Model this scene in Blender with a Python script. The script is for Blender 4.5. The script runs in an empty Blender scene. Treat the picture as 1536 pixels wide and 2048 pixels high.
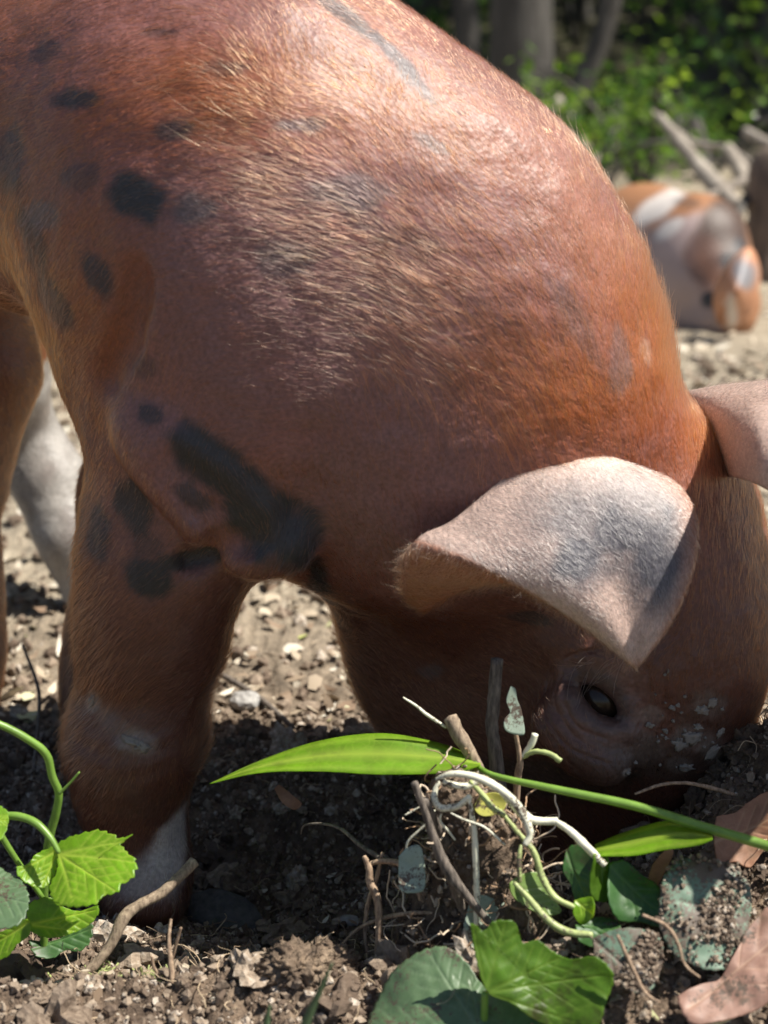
import bpy, bmesh, math, random, os
import numpy as np
from mathutils import Vector, Matrix
from mathutils.bvhtree import BVHTree

random.seed(7)
RNG = np.random.default_rng(11)
scene = bpy.context.scene
COL = scene.collection

# ------------------------------------------------------------------ camera
CAM_H, CAM_PITCH, FPX = 0.50, 0.29, 3072.0          # height, downward pitch, focal length in photo pixels (1536 wide)
cam_d = bpy.data.cameras.new('camera')
cam = bpy.data.objects.new('camera', cam_d); COL.objects.link(cam)
cam.location = (0, 0, CAM_H)
cam.rotation_euler = (math.pi / 2 - CAM_PITCH, 0, 0)
cam_d.sensor_fit = 'VERTICAL'; cam_d.sensor_height = 36.0
cam_d.lens = 36.0 * FPX / 2048.0
cam_d.clip_start = 0.01; cam_d.clip_end = 500
cam_d.dof.use_dof = True
cam_d.dof.focus_distance = 0.925
cam_d.dof.aperture_fstop = cam_d.lens / 8.0
scene.camera = cam

# ------------------------------------------------------------------ sky and sun
SUN_EL, SUN_AZ = math.radians(59), math.radians(97)  # azimuth from +Y (away from the camera) towards +X
world = bpy.data.worlds.new('World'); scene.world = world; world.use_nodes = True
wn = world.node_tree.nodes; wl = world.node_tree.links
sky = wn.new('ShaderNodeTexSky'); sky.sky_type = 'NISHITA'; sky.sun_disc = False
sky.sun_elevation = SUN_EL; sky.sun_rotation = SUN_AZ
bg = wn['Background']; bg.inputs['Strength'].default_value = 0.063
wl.new(sky.outputs[0], bg.inputs[0])
sun_d = bpy.data.lights.new('sun', 'SUN'); sun_d.energy = 5.0; sun_d.angle = math.radians(0.5)
sun_d.color = (1.0, 0.95, 0.86)
sun = bpy.data.objects.new('sun', sun_d); COL.objects.link(sun)
SUN_DIR = Vector((math.sin(SUN_AZ) * math.cos(SUN_EL), math.cos(SUN_AZ) * math.cos(SUN_EL), math.sin(SUN_EL)))
sun.location = (3, 3, 6)
sun.rotation_euler = SUN_DIR.to_track_quat('Z', 'Y').to_euler()
vs = scene.view_settings
vs.view_transform = 'Standard'; vs.look = 'None'; vs.gamma = 1.0; vs.use_curve_mapping = False
vs.exposure = 0.80
scene.cycles.use_denoising = True
scene.cycles.max_bounces = 8
scene.cycles.transparent_max_bounces = 8
scene.cycles.sample_clamp_indirect = 6.0

# ------------------------------------------------------------------ helpers: pixels to rays, noise, objects
CP, SP = math.cos(CAM_PITCH), math.sin(CAM_PITCH)
CAM = np.array((0, 0, CAM_H))
FW = np.array((0, CP, -SP)); UP = np.array((0, SP, CP)); RT = np.array((1.0, 0, 0))
def ray(u, v):
    return FW + RT * ((u - 768) / FPX) - UP * ((v - 1024) / FPX)
def atY(u, v, Y):                                    # point on the pixel's ray at distance Y along the ground
    d = ray(u, v); return CAM + d * (Y / d[1])
def atZ(u, v, Z):                                    # point on the pixel's ray at height Z
    d = ray(u, v); return CAM + d * ((Z - CAM_H) / d[2])
def proj(P):
    r = np.asarray(P) - CAM; D = r @ FW
    return 768 + FPX * (r @ RT) / D, 1024 - FPX * (r @ UP) / D

def _fade(t): return t * t * t * (t * (t * 6 - 15) + 10)
_perm = np.random.default_rng(3).permutation(4096).astype(np.int64)
def _h(i, j, k): return _perm[(i + _perm[(j + _perm[k & 4095]) & 4095]) & 4095]
_g3 = np.random.default_rng(5).normal(size=(4096, 3)); _g3 /= np.linalg.norm(_g3, axis=1)[:, None]
def noise3(P):
    P = np.asarray(P, dtype=np.float64); i = np.floor(P).astype(np.int64); f = P - i; w = _fade(f)
    out = 0
    for dx in (0, 1):
        for dy in (0, 1):
            for dz in (0, 1):
                g = _g3[_h(i[..., 0] + dx, i[..., 1] + dy, i[..., 2] + dz)]
                dot = (g[..., 0] * (f[..., 0] - dx) + g[..., 1] * (f[..., 1] - dy) + g[..., 2] * (f[..., 2] - dz))
                out = out + dot * (w[..., 0] if dx else 1 - w[..., 0]) * (w[..., 1] if dy else 1 - w[..., 1]) * (w[..., 2] if dz else 1 - w[..., 2])
    return out * 1.5
def fbm(P, oct=4, gain=0.5, lac=2.03):
    a, s, o = 1.0, 0.0, 0
    P = np.asarray(P, dtype=np.float64)
    for n in range(oct):
        o = o + a * noise3(P + 17.3 * n); a *= gain; P = P * lac
    return o

def mesh_from(name, V, F, smooth=True):
    me = bpy.data.meshes.new(name)
    V = np.asarray(V, dtype=np.float32); F = np.asarray(F, dtype=np.int32)
    n = F.shape[1]
    me.vertices.add(len(V)); me.vertices.foreach_set('co', V.ravel())
    me.loops.add(F.size); me.loops.foreach_set('vertex_index', F.ravel())
    me.polygons.add(len(F)); me.polygons.foreach_set('loop_start', np.arange(0, F.size, n, dtype=np.int32))
    me.polygons.foreach_set('loop_total', np.full(len(F), n, dtype=np.int32))
    me.polygons.foreach_set('use_smooth', np.full(len(F), smooth, dtype=bool))
    me.update(calc_edges=True); me.validate()
    return me
def add_obj(name, data, mat=None, parent=None, label=None, cat=None, group=None, kind=None, loc=None):
    o = bpy.data.objects.new(name, data); COL.objects.link(o)
    if mat is not None:
        data.materials.clear(); data.materials.append(mat)
    if parent is not None:
        o.parent = parent
    if loc is not None: o.location = loc
    if label: o['label'] = label
    if cat: o['category'] = cat
    if group: o['group'] = group
    if kind: o['kind'] = kind
    return o
def empty(name, loc, label, cat, group=None):
    o = bpy.data.objects.new(name, None); COL.objects.link(o); o.location = loc
    o.empty_display_size = 0.05
    o['label'] = label; o['category'] = cat
    if group: o['group'] = group
    return o
def keep(o, parent):                                 # parent without moving (the parent is an unrotated Empty)
    o.parent = parent; o.location = Vector(o.location) - parent.location
    return o
def attr_color(me, name, C):
    a = me.color_attributes.new(name, 'FLOAT_COLOR', 'POINT')
    C = np.asarray(C, dtype=np.float32)
    if C.shape[1] == 3: C = np.concatenate([C, np.ones((len(C), 1), np.float32)], 1)
    a.data.foreach_set('color', C.ravel())

# ---- materials
def new_mat(name):
    m = bpy.data.materials.new(name); m.use_nodes = True
    nt = m.node_tree
    return m, nt, nt.nodes, nt.links, nt.nodes['Principled BSDF']
def N(nodes, typ, **kw):
    n = nodes.new(typ)
    for k, v in kw.items():
        if k in n.inputs: n.inputs[k].default_value = v
        else: setattr(n, k, v)
    return n
def ramp(nodes, stops, interp='LINEAR'):
    r = nodes.new('ShaderNodeValToRGB'); r.color_ramp.interpolation = interp
    e = r.color_ramp.elements
    while len(e) < len(stops): e.new(0.5)
    for q, (p, c) in zip(e, stops):
        q.position = p; q.color = (*c, 1) if len(c) == 3 else c
    return r
# ------------------------------------------------------------------ implicit surfaces: smooth union of shaped pieces, then surface nets
class Field:
    def __init__(s, lo, hi, h):
        s.lo = np.array(lo, dtype=np.float32); s.h = h
        s.n = np.ceil((np.array(hi) - s.lo) / h).astype(int) + 1
        s.d = np.full(s.n, 1.0, dtype=np.float32)
    def win(s, lo, hi):
        a = np.clip(np.floor((np.array(lo) - s.lo) / s.h).astype(int), 0, s.n - 1)
        b = np.clip(np.ceil((np.array(hi) - s.lo) / s.h).astype(int) + 1, 1, s.n)
        sl = tuple(slice(x, y) for x, y in zip(a, b))
        ax = [s.lo[q] + s.h * np.arange(a[q], b[q], dtype=np.float32) for q in range(3)]
        return sl, ax
    def put(s, fn, lo, hi, k=0.03, sub=False):
        m = k + 3 * s.h
        sl, ax = s.win(np.array(lo) - m, np.array(hi) + m)
        if any(q.start >= q.stop for q in sl): return
        X, Y, Z = np.meshgrid(*ax, indexing='ij', sparse=True)
        n = fn(X, Y, Z).astype(np.float32); d = s.d[sl]
        if sub:
            n = -n; h = np.maximum(k - np.abs(d - n), 0) / k
            s.d[sl] = np.maximum(d, n) + h * h * k * 0.25
        else:
            h = np.maximum(k - np.abs(d - n), 0) / k
            s.d[sl] = np.minimum(d, n) - h * h * k * 0.25
    def cone(s, a, b, ra, rb, k=0.03, sub=False):     # tapered limb
        a = np.array(a, dtype=np.float32); b = np.array(b, dtype=np.float32); e = b - a; L = float(e @ e) + 1e-12
        def fn(X, Y, Z):
            px, py, pz = X - a[0], Y - a[1], Z - a[2]
            t = np.clip((px * e[0] + py * e[1] + pz * e[2]) / L, 0, 1)
            return np.sqrt((px - t * e[0]) ** 2 + (py - t * e[1]) ** 2 + (pz - t * e[2]) ** 2) - (ra + (rb - ra) * t)
        R = max(ra, rb)
        s.put(fn, np.minimum(a, b) - R, np.maximum(a, b) + R, k, sub)
    def chain(s, pts, k=0.02, sub=False):
        for (p, r), (q, t) in zip(pts[:-1], pts[1:]): s.cone(p, q, r, t, k, sub)
    def ell(s, c, r, axes=None, k=0.03, sub=False):   # ellipsoid with radii r along the three axes
        c = np.array(c, dtype=np.float32); r = np.array(r, dtype=np.float32)
        A = np.eye(3, dtype=np.float32) if axes is None else np.array(axes, dtype=np.float32)
        def fn(X, Y, Z):
            px, py, pz = X - c[0], Y - c[1], Z - c[2]
            k0 = 0; k1 = 0
            for q in range(3):
                w = px * A[q, 0] + py * A[q, 1] + pz * A[q, 2]
                k0 = k0 + (w / r[q]) ** 2; k1 = k1 + (w / r[q] ** 2) ** 2
            k0 = np.sqrt(k0); k1 = np.sqrt(k1) + 1e-6
            return k0 * (k0 - 1) / k1
        ext = np.sqrt(((A * r[:, None]) ** 2).sum(0))
        s.put(fn, c - ext, c + ext, k, sub)
    def sample(s, P):
        q = (P - s.lo) / s.h; i = np.clip(np.floor(q).astype(int), 0, s.n - 2); f = q - i
        o = 0
        for dx in (0, 1):
            for dy in (0, 1):
                for dz in (0, 1):
                    w = (f[:, 0] if dx else 1 - f[:, 0]) * (f[:, 1] if dy else 1 - f[:, 1]) * (f[:, 2] if dz else 1 - f[:, 2])
                    o = o + w * s.d[i[:, 0] + dx, i[:, 1] + dy, i[:, 2] + dz]
        return o
    def surface(s, smooth=4):
        D = s.d; nx, ny, nz = D.shape
        ins = D < 0
        c = ins[:-1, :-1, :-1].astype(np.int8)
        tot = np.zeros(c.shape, np.int8)
        for dx in (0, 1):
            for dy in (0, 1):
                for dz in (0, 1):
                    tot += ins[dx:nx - 1 + dx, dy:ny - 1 + dy, dz:nz - 1 + dz]
        act = (tot > 0) & (tot < 8)
        idx = np.full(c.shape, -1, np.int64); cells = np.argwhere(act); idx[act] = np.arange(len(cells))
        acc = np.zeros((len(cells), 3)); cnt = np.zeros(len(cells))
        cor = [(a, b, g) for a in (0, 1) for b in (0, 1) for g in (0, 1)]
        vals = {q: D[cells[:, 0] + q[0], cells[:, 1] + q[1], cells[:, 2] + q[2]] for q in cor}
        for p in cor:
            for ax in range(3):
                if p[ax] == 0:
                    q = list(p); q[ax] = 1; q = tuple(q)
                    a, b = vals[p], vals[q]; m = (a < 0) != (b < 0)
                    t = np.where(m, a / np.where(m, a - b, 1), 0)
                    for d in range(3):
                        acc[:, d] += np.where(m, p[d] + (t if d == ax else 0), 0)
                    cnt += m
        V = s.lo + (cells + acc / cnt[:, None]) * s.h
        F = []
        for ax in range(3):
            o = [q for q in range(3) if q != ax]
            sa = [slice(None)] * 3; sb = [slice(None)] * 3
            sa[ax] = slice(0, -1); sb[ax] = slice(1, None)
            A, B = ins[tuple(sa)], ins[tuple(sb)]
            for flip in (0, 1):
                m = (A & ~B) if not flip else (~A & B)
                e = np.argwhere(m)
                e = e[(e[:, o[0]] > 0) & (e[:, o[1]] > 0) & (e[:, o[0]] < s.n[o[0]] - 1) & (e[:, o[1]] < s.n[o[1]] - 1)]
                q = []
                for da, db in ((0, 0), (1, 0), (1, 1), (0, 1)):
                    t = e.copy(); t[:, o[0]] -= 1 - da; t[:, o[1]] -= 1 - db
                    q.append(idx[t[:, 0], t[:, 1], t[:, 2]])
                q = np.stack(q, 1)
                if (flip == 1) ^ (ax == 1): q = q[:, ::-1]
                F.append(q)
        F = np.concatenate(F)
        F = F[(F >= 0).all(1)]
        # relax, then pull back onto the surface
        E = np.concatenate([F[:, [0, 1]], F[:, [1, 2]], F[:, [2, 3]], F[:, [3, 0]]])
        for _ in range(smooth):
            S = np.zeros_like(V); n = np.zeros(len(V))
            for a, b in ((0, 1), (1, 0)):
                np.add.at(S, E[:, a], V[E[:, b]]); np.add.at(n, E[:, a], 1)
            V = V * 0.4 + 0.6 * S / np.maximum(n, 1)[:, None]
            d = s.sample(V); e = s.h
            G = np.stack([s.sample(V + np.eye(3)[q] * e) - s.sample(V - np.eye(3)[q] * e) for q in range(3)], 1) / (2 * e)
            g2 = np.maximum((G ** 2).sum(1), 0.2)
            V = V - 0.8 * G * (d / g2)[:, None]
        return V, F
def vnormals(V, F):
    n = np.cross(V[F[:, 1]] - V[F[:, 0]], V[F[:, 2]] - V[F[:, 0]]) if F.shape[1] == 3 else np.cross(V[F[:, 2]] - V[F[:, 0]], V[F[:, 3]] - V[F[:, 1]])
    R = np.zeros_like(V)
    for q in range(F.shape[1]): np.add.at(R, F[:, q], n)
    return R / np.maximum(np.linalg.norm(R, axis=1), 1e-12)[:, None]
# ------------------------------------------------------------------ the rooting pig
def unit(v): v = np.array(v, dtype=float); return v / np.linalg.norm(v)
ZUP = np.array((0, 0, 1.0))
BF = np.array((math.cos(math.radians(50)), -math.sin(math.radians(50)), 0)); BL = np.array((-BF[1], BF[0], 0))   # body: forward, left
HG = np.array((math.cos(math.radians(40)), -math.sin(math.radians(40)), 0)); HL = np.array((-HG[1], HG[0], 0))   # head: facing, left
HF = unit(0.02 * HG - ZUP); HD = unit(np.cross(HL, HF)); HD = HD if HD @ HG > 0 else -HD
SH = np.array((-0.094, 0.951, 0.385)); HIP = SH - BF * 0.43 + ZUP * 0.035
POLL = np.array((0.172, 0.885, 0.27))
fld = Field((-0.62, 0.66, -0.10), (0.34, 1.56, 0.64), 0.0036)
AXB = (BF, BL, ZUP)
# trunk
fld.ell(SH + BF * 0.018, (0.125, 0.13, 0.178), AXB, 0.03)
fld.ell(SH + BF * -0.05 + ZUP * 0.055, (0.14, 0.13, 0.135), AXB, 0.03)
fld.ell(SH - BF * 0.2 + ZUP * 0.068, (0.2, 0.142, 0.135), AXB, 0.04)
fld.ell(HIP + ZUP * 0.035, (0.17, 0.135, 0.14), AXB, 0.06)
# neck: from the shoulder towards the poll
NK = unit(POLL - SH); NKl = unit(np.cross(ZUP, NK)); NKu = np.cross(NK, NKl)
fld.ell(SH + (POLL - SH) * 0.35 + ZUP * 0.002, (0.155, 0.115, 0.156), (NK, NKl, NKu), 0.07)
fld.ell(SH + (POLL - SH) * 0.57 + ZUP * -0.046, (0.12, 0.097, 0.118), (NK, NKl, NKu), 0.06)
# head
def hp(s, d, l): return POLL + HF * s + HD * d + HL * l
AXH = (HF, HD, HL)
fld.ell(hp(0.05, -0.078, 0.0), (0.085, 0.082, 0.074), AXH, 0.045)
fld.ell(hp(0.125, -0.022, 0), (0.10, 0.084, 0.076), AXH, 0.03)
fld.ell(hp(0.14, -0.14, 0), (0.115, 0.10, 0.084), AXH, 0.05)
fld.ell(hp(0.05, -0.175, 0), (0.10, 0.085, 0.085), AXH, 0.05)
fld.ell(hp(0.055, -0.02, 0.015), (0.075, 0.062, 0.075), AXH, 0.04)
fld.cone(hp(0.17, -0.03, 0), hp(0.31, -0.03, 0), 0.054, 0.036, 0.04)
fld.cone(hp(0.19, -0.095, 0), hp(0.29, -0.07, 0), 0.058, 0.03, 0.05)
# near foreleg
def leg(pts, k=0.025): fld.chain([(np.array(p), r) for p, r in pts], k)
fld.ell((-0.076, 0.885, 0.345), (0.070, 0.06, 0.125), AXB, 0.04)
leg([(atY(372, 930, 0.90), 0.054), (atY(330, 1090, 0.895), 0.047), (atY(306, 1260, 0.90), 0.042), (atY(278, 1440, 0.905), 0.039)], 0.03)
leg([(atY(278, 1440, 0.905), 0.039), (atY(266, 1500, 0.902), 0.0385), (atY(264, 1590, 0.905), 0.030), (atY(288, 1690, 0.90), 0.0235), (atY(290, 1790, 0.885), 0.027)], 0.02)
# far foreleg, a step behind
leg([(atY(340, 820, 1.06), 0.05), (atY(290, 1000, 1.08), 0.042), (atY(240, 1300, 1.09), 0.036), (atY(230, 1400, 1.08), 0.034), (atY(225, 1560, 1.08), 0.026)], 0.03)
# hind legs
leg([(HIP + np.array((-0.02, -0.05, 0.0)), 0.10), (atY(-90, 740, 1.20), 0.058), (atY(-118, 930, 1.18), 0.045), (atY(-118, 1150, 1.18), 0.040), (atY(-100, 1290, 1.16), 0.035), (atY(-85, 1450, 1.14), 0.033)], 0.04)
leg([(HIP + BL * 0.04 - ZUP * 0.0, 0.10), (atY(-30, 740, 1.36), 0.05), (atY(50, 880, 1.40), 0.027), (atY(95, 960, 1.39), 0.030), (atY(135, 1070, 1.37), 0.026), (atY(185, 1230, 1.35), 0.022)], 0.03)

def fcast(u, v, off=0.0, t0=0.6):                    # where the pixel's ray meets the body so far (off: that much nearer)
    d = ray(u, v); d = d / np.linalg.norm(d); t = np.arange(t0, 1.7, 0.0015)
    P = CAM + d * t[:, None]; s = fld.sample(P)
    i = int(np.argmax(s < 0)) if (s < 0).any() else None
    if i is None: return None
    i = max(i, 1); f = s[i - 1] / (s[i - 1] - s[i])
    return CAM + d * (t[i - 1] + f * 0.0015 - off)
def path(px, n=24):                                  # smooth polyline through control pixels
    px = np.array(px, dtype=float); m = len(px); o = []
    for t in np.linspace(0, m - 1 - 1e-6, n):
        i = int(t); f = t - i; p0, p1, p2, p3 = px[max(i - 1, 0)], px[i], px[i + 1], px[min(i + 2, m - 1)]
        o.append(0.5 * (2 * p1 + (p2 - p0) * f + (2 * p0 - 5 * p1 + 4 * p2 - p3) * f * f + (3 * p1 - p0 - 3 * p2 + p3) * f ** 3))
    return np.array(o)
def tube_on(px, r0, r1, off, k, sub=False, n=20):
    pts = [fcast(*p, off) for p in path(px, n)]
    pts = [p for p in pts if p is not None]
    w = np.sin(np.linspace(0.12, math.pi - 0.05, len(pts)))
    fld.chain([(p, (r0 + (r1 - r0) * q / len(pts)) * (0.35 + 0.65 * w[q])) for q, p in enumerate(pts)], k, sub)
# the skin fold where the foreleg tucks under the shoulder, creases of elbow, knee and neck
FOLD = [(285, 850), (350, 905), (420, 975), (480, 1030), (520, 1062), (575, 1078)]
tube_on(FOLD, 0.006, 0.011, -0.007, 0.03)
tube_on([(330, 925), (400, 990), (450, 1050), (490, 1090)], 0.004, 0.010, 0.004, 0.016, True)
tube_on([(375, 1125), (430, 1110), (470, 1085)], 0.004, 0.006, 0.003, 0.012, True)
tube_on([(268, 540), (262, 620), (240, 700), (205, 765)], 0.003, 0.004, 0.0015, 0.012, True)
tube_on([(150, 1470), (230, 1510), (320, 1500), (380, 1480)], 0.003, 0.003, 0.002, 0.012, True)
fld.ell(fcast(275, 1480, -0.022), (0.034, 0.03, 0.03), None, 0.02)
fc = lambda u, v: fcast(u, v, 0.0005)
# eye socket and lids
EYE = fcast(1196, 1398)
ew = unit(CAM - EYE); ex = unit(np.cross(ZUP, ew)); ex = ex if ex[0] > 0 else -ex; ey = np.cross(ew, ex); ey = ey if ey[2] > 0 else -ey
def ep(a, b, c): return EYE + ex * a + ey * b + ew * c
e1 = unit(ex - 0.75 * ey); e2 = unit(ex * 0.75 + ey)   # the slit slants down towards the nose
fld.ell(ep(0.004, 0.026, -0.002), (0.036, 0.014, 0.014), (unit(ex - 0.2 * ey), unit(ey + 0.2 * ex), ew), 0.02)      # brow
fld.ell(ep(-0.010, -0.026, -0.006), (0.032, 0.018, 0.014), (e1, e2, ew), 0.02)  # bag under the eye
fld.ell(ep(0.001, 0.002, 0.003), (0.024, 0.0135, 0.017), (e1, e2, ew), 0.007, True)
fld.chain([(EYE + e1 * a_ + e2 * b_ + ew * c_, r_) for a_, b_, c_, r_ in ((-.023, .001, 0, .005), (-.014, -.0105, .002, .0062), (0, -.0145, .003, .0066), (.014, -.0115, .001, .0056), (.025, -.003, -.002, .004))], .006)
fld.chain([(EYE + e1 * a_ + e2 * b_ + ew * c_, r_) for a_, b_, c_, r_ in ((-.023, .001, 0, .005), (-.013, .010, .004, .0056), (.001, .0125, .005, .0056), (.014, .009, .002, .005), (.025, -.003, -.002, .004))], .006)
# two toes
for u_, v_ in ((265, 1800), (322, 1802)): fld.cone(atY(u_ * .5 + 150, 1760, .885), atY(u_, v_ + 8, .865), .022, .015, .012)
BV, BFc = fld.surface(4)
# finer mesh round the eye, then skin creases pressed in along drawn lines
bm = bmesh.new()
_v = [bm.verts.new(p) for p in BV]
for f_ in BFc:
    try: bm.faces.new([_v[q] for q in f_])
    except ValueError: pass
for rad_ in (0.075, 0.055):
    ed = set()
    for f_ in bm.faces:
        if (f_.calc_center_median() - Vector(EYE)).length < rad_: ed.update(f_.edges)
    bmesh.ops.subdivide_edges(bm, edges=list(ed), cuts=1, use_grid_fill=True, smooth=0.5)
bmesh.ops.triangulate(bm, faces=bm.faces[:])
bm.verts.index_update(); BV = np.array([v_.co[:] for v_ in bm.verts]); BFc = np.array([[q.index for q in f_.verts] for f_ in bm.faces]); bm.free()
bn = vnormals(BV, BFc)
CREASES = []
for q in range(4):                                     # arcs under and behind the eye
    k = 1 + (0, .26, .62, .85)[q]; CREASES.append(([(1196 - 62 * k + 6 * q, 1398 - 40 * k), (1196 - 66 * k, 1398 + 8 * k), (1196 - 38 * k, 1398 + 58 * k), (1196 + (18, -6, 14, -20)[q] * k, 1398 + 80 * k)], (.0009, .0006, .0008, .0004)[q], .0013))
for q in range(3):
    CREASES.append(([(1262 + 33 * q, 1345 - 9 * q), (1272 + 28 * q, 1390 + 8 * q), (1252 + 22 * q, 1440 + 19 * q)], .0006, .0013))
for q in range(3):
    CREASES.append(([(1130 + 22 * q, 1318 - 5 * q), (1170 + 24 * q, 1302 - 4 * q), (1225 + 20 * q, 1316)], .0009, .0011))
for q in range(4):
    CREASES.append(([(300 + 22 * q, 935 + 30 * q), (350 + 18 * q, 985 + 26 * q), (410 + 12 * q, 1045 + 16 * q)], .0010, .0028))
for q in range(5):
    CREASES.append(([(660 + 50 * q, 900 + 10 * q), (650 + 52 * q, 1000 + 10 * q), (668 + 45 * q, 1120 + 20 * q)], .0010, .005))
for q in range(3):
    CREASES.append(([(160, 1450 + 40 * q), (240, 1475 + 42 * q), (340, 1455 + 40 * q)], .0012, .004))
CREASES.append(([(520, 1090), (580, 1050), (615, 980), (625, 880)], .004, .012))
dz = np.zeros(len(BV))
for px_, dep, wid in CREASES:
    pl = [fcast(*p) for p in path(px_, 14)]; pl = [p for p in pl if p is not None]
    if len(pl) < 3: continue
    d = np.full(len(BV), 9.0); near = np.linalg.norm(BV - np.mean(pl, 0), axis=1) < 0.14; Q = BV[near]; dn = np.full(len(Q), 9.0)
    for a_, b_ in zip(pl[:-1], pl[1:]):
        e = b_ - a_
        if e @ e > .0016: continue
        t = np.clip((Q - a_) @ e / (e @ e + 1e-12), 0, 1); dn = np.minimum(dn, np.linalg.norm(Q - a_ - t[:, None] * e, axis=1))
    dz[near] -= dep * np.exp(-(dn / wid) ** 2)
dz += .0012 * fbm(BV * 38, 3) + .0030 * noise3(BV * 13 + 4)
BV = BV + bn * dz[:, None]

# ---- ears: a fan of curves from the root to the tip, thickened
def ear_sheet():
    def c3(u, v, off):
        h = fcast(u, v)
        D = (h - CAM) @ FW if h is not None else 0.95
        return CAM + ray(u, v) * (D - off)
    NT, NS = 44, 40
    base = path([(826, 1092), (850, 1072), (905, 1046), (1000, 968), (1060, 922), (1150, 905), (1250, 930), (1335, 958)], NT)
    T = c3(1272, 1336, 0.040)
    A0 = np.array((826., 1092.)); B0 = base[-1]
    G = np.zeros((NT, NS, 3))
    dB = (c3(1335, 958, 0.012) - CAM) @ FW; dA = (c3(826, 1092, 0.030) - CAM) @ FW
    dM = (c3(1080, 915, -0.006) - CAM) @ FW; dT = (T - CAM) @ FW
    for i in range(NT):
        t = i / (NT - 1)
        p0 = base[i]; tip = np.array((1272., 1336.))
        ch = tip - p0
        # control offsets from the chord, blended from the lower edge (t=0) to the front edge (t=1)
        o1a, o2a = np.array((980, 1120.)) - (A0 + (tip - A0) / 3), np.array((1165, 1222.)) - (A0 + (tip - A0) * 2 / 3)
        o1b, o2b = np.array((1438, 1010.)) - (B0 + (tip - B0) / 3), np.array((1402, 1200.)) - (B0 + (tip - B0) * 2 / 3)
        w = t ** 1.6
        p1 = p0 + ch / 3 + o1a * (1 - t) ** 2 + o1b * w; p2 = p0 + ch * 2 / 3 + o2a * (1 - t) ** 2 + o2b * w
        d0 = dA * (1 - t) ** 2 + 2 * t * (1 - t) * (dM - 0.004) + dB * t * t
        d1 = (dA - 0.016) * (1 - t) ** 2 + 2 * t * (1 - t) * (dM - 0.030) + (dB - 0.018) * t * t
        d2 = (dT - 0.012) * (1 - t) + (dT - 0.016) * t - 0.006 * 4 * t * (1 - t)
        for j in range(NS):
            s = j / (NS - 1); b = ((1 - s) ** 3, 3 * s * (1 - s) ** 2, 3 * s * s * (1 - s), s ** 3)
            px = b[0] * p0 + b[1] * p1 + b[2] * p2 + b[3] * tip
            D = b[0] * d0 + b[1] * d1 + b[2] * d2 + b[3] * dT
            D += 0.0016 * math.sin(9 * t + 2.0) * math.sin(math.pi * s) * s - 0.003 * math.exp(-((t - 0.34) / 0.10) ** 2) * math.sin(math.pi * s ** 1.5) + 0.0012 * math.exp(-((t - 0.62) / 0.12) ** 2) * math.sin(math.pi * s ** 2)
            G[i, j] = CAM + ray(*px) * D
    # the rear edge curls under at the root
    NC = 14; C = np.zeros((NC, NS, 3))
    cq = path([(826, 1092), (812, 1108), (808, 1150), (812, 1190), (850, 1225)], NC + 1)[1:]
    for a in range(NC):
        k = (a + 1) / NC
        for j in range(NS):
            s = j / (NS - 1); f = max(0.0, 1 - s / 0.42) ** 1.3
            e0 = G[0, 0]; off = (CAM + ray(*cq[a]) * (dA + 0.002 + 0.034 * k ** 1.5)) - e0
            rim = np.array((0.0, 0.004, -0.004)) * k
            C[a, j] = G[0, j] + off * f + rim * (1 - f) * (1 - s)
    return np.concatenate([C[::-1], G], 0)
def tris(F): return np.concatenate([F[:, [0, 1, 2]], F[:, [0, 2, 3]]])
def thicken(G, th):
    a, b = G.shape[:2]
    du = np.gradient(G, axis=0); dv = np.gradient(G, axis=1)
    n = np.cross(du, dv); n /= np.maximum(np.linalg.norm(n, axis=2), 1e-9)[..., None]
    n[:, -1] = n[:, -2]
    if (n * (CAM - G)).sum() < 0: n = -n
    A = G + n * th[..., None] * 0.5; B = G - n * th[..., None] * 0.5
    V = np.concatenate([A.reshape(-1, 3), B.reshape(-1, 3)]); o = a * b; F = []
    I = lambda i, j, s: s * o + i * b + j
    for i in range(a - 1):
        for j in range(b - 1):
            F.append((I(i, j, 0), I(i + 1, j, 0), I(i + 1, j + 1, 0), I(i, j + 1, 0)))
            F.append((I(i, j + 1, 1), I(i + 1, j + 1, 1), I(i + 1, j, 1), I(i, j, 1)))
    for i in range(a - 1):
        for j in (0, b - 1):
            q = (I(i, j, 0), I(i, j, 1), I(i + 1, j, 1), I(i + 1, j, 0)); F.append(q if j == 0 else q[::-1])
    for j in range(b - 1):
        for i in (0, a - 1):
            q = (I(i, j, 0), I(i, j + 1, 0), I(i, j + 1, 1), I(i, j, 1)); F.append(q if i == 0 else q[::-1])
    F = np.array(F)
    if (np.cross(V[F[0, 1]] - V[F[0, 0]], V[F[0, 2]] - V[F[0, 0]]) @ n[0, 0]) < 0: F = F[:, ::-1]
    return V, F
EG = ear_sheet(); na, nb = EG.shape[:2]
tt = np.linspace(0, 1, na)[:, None]; ss = np.linspace(0, 1, nb)[None, :]
edge = np.minimum(np.minimum(tt, 1 - tt) * 9, 1.0) * np.minimum((1 - ss) * 7, 1.0)
EV, EF = thicken(EG, 0.0018 + 0.0028 * np.sqrt(np.clip(edge, 0, 1)) * (1.15 - 0.4 * ss))
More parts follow.
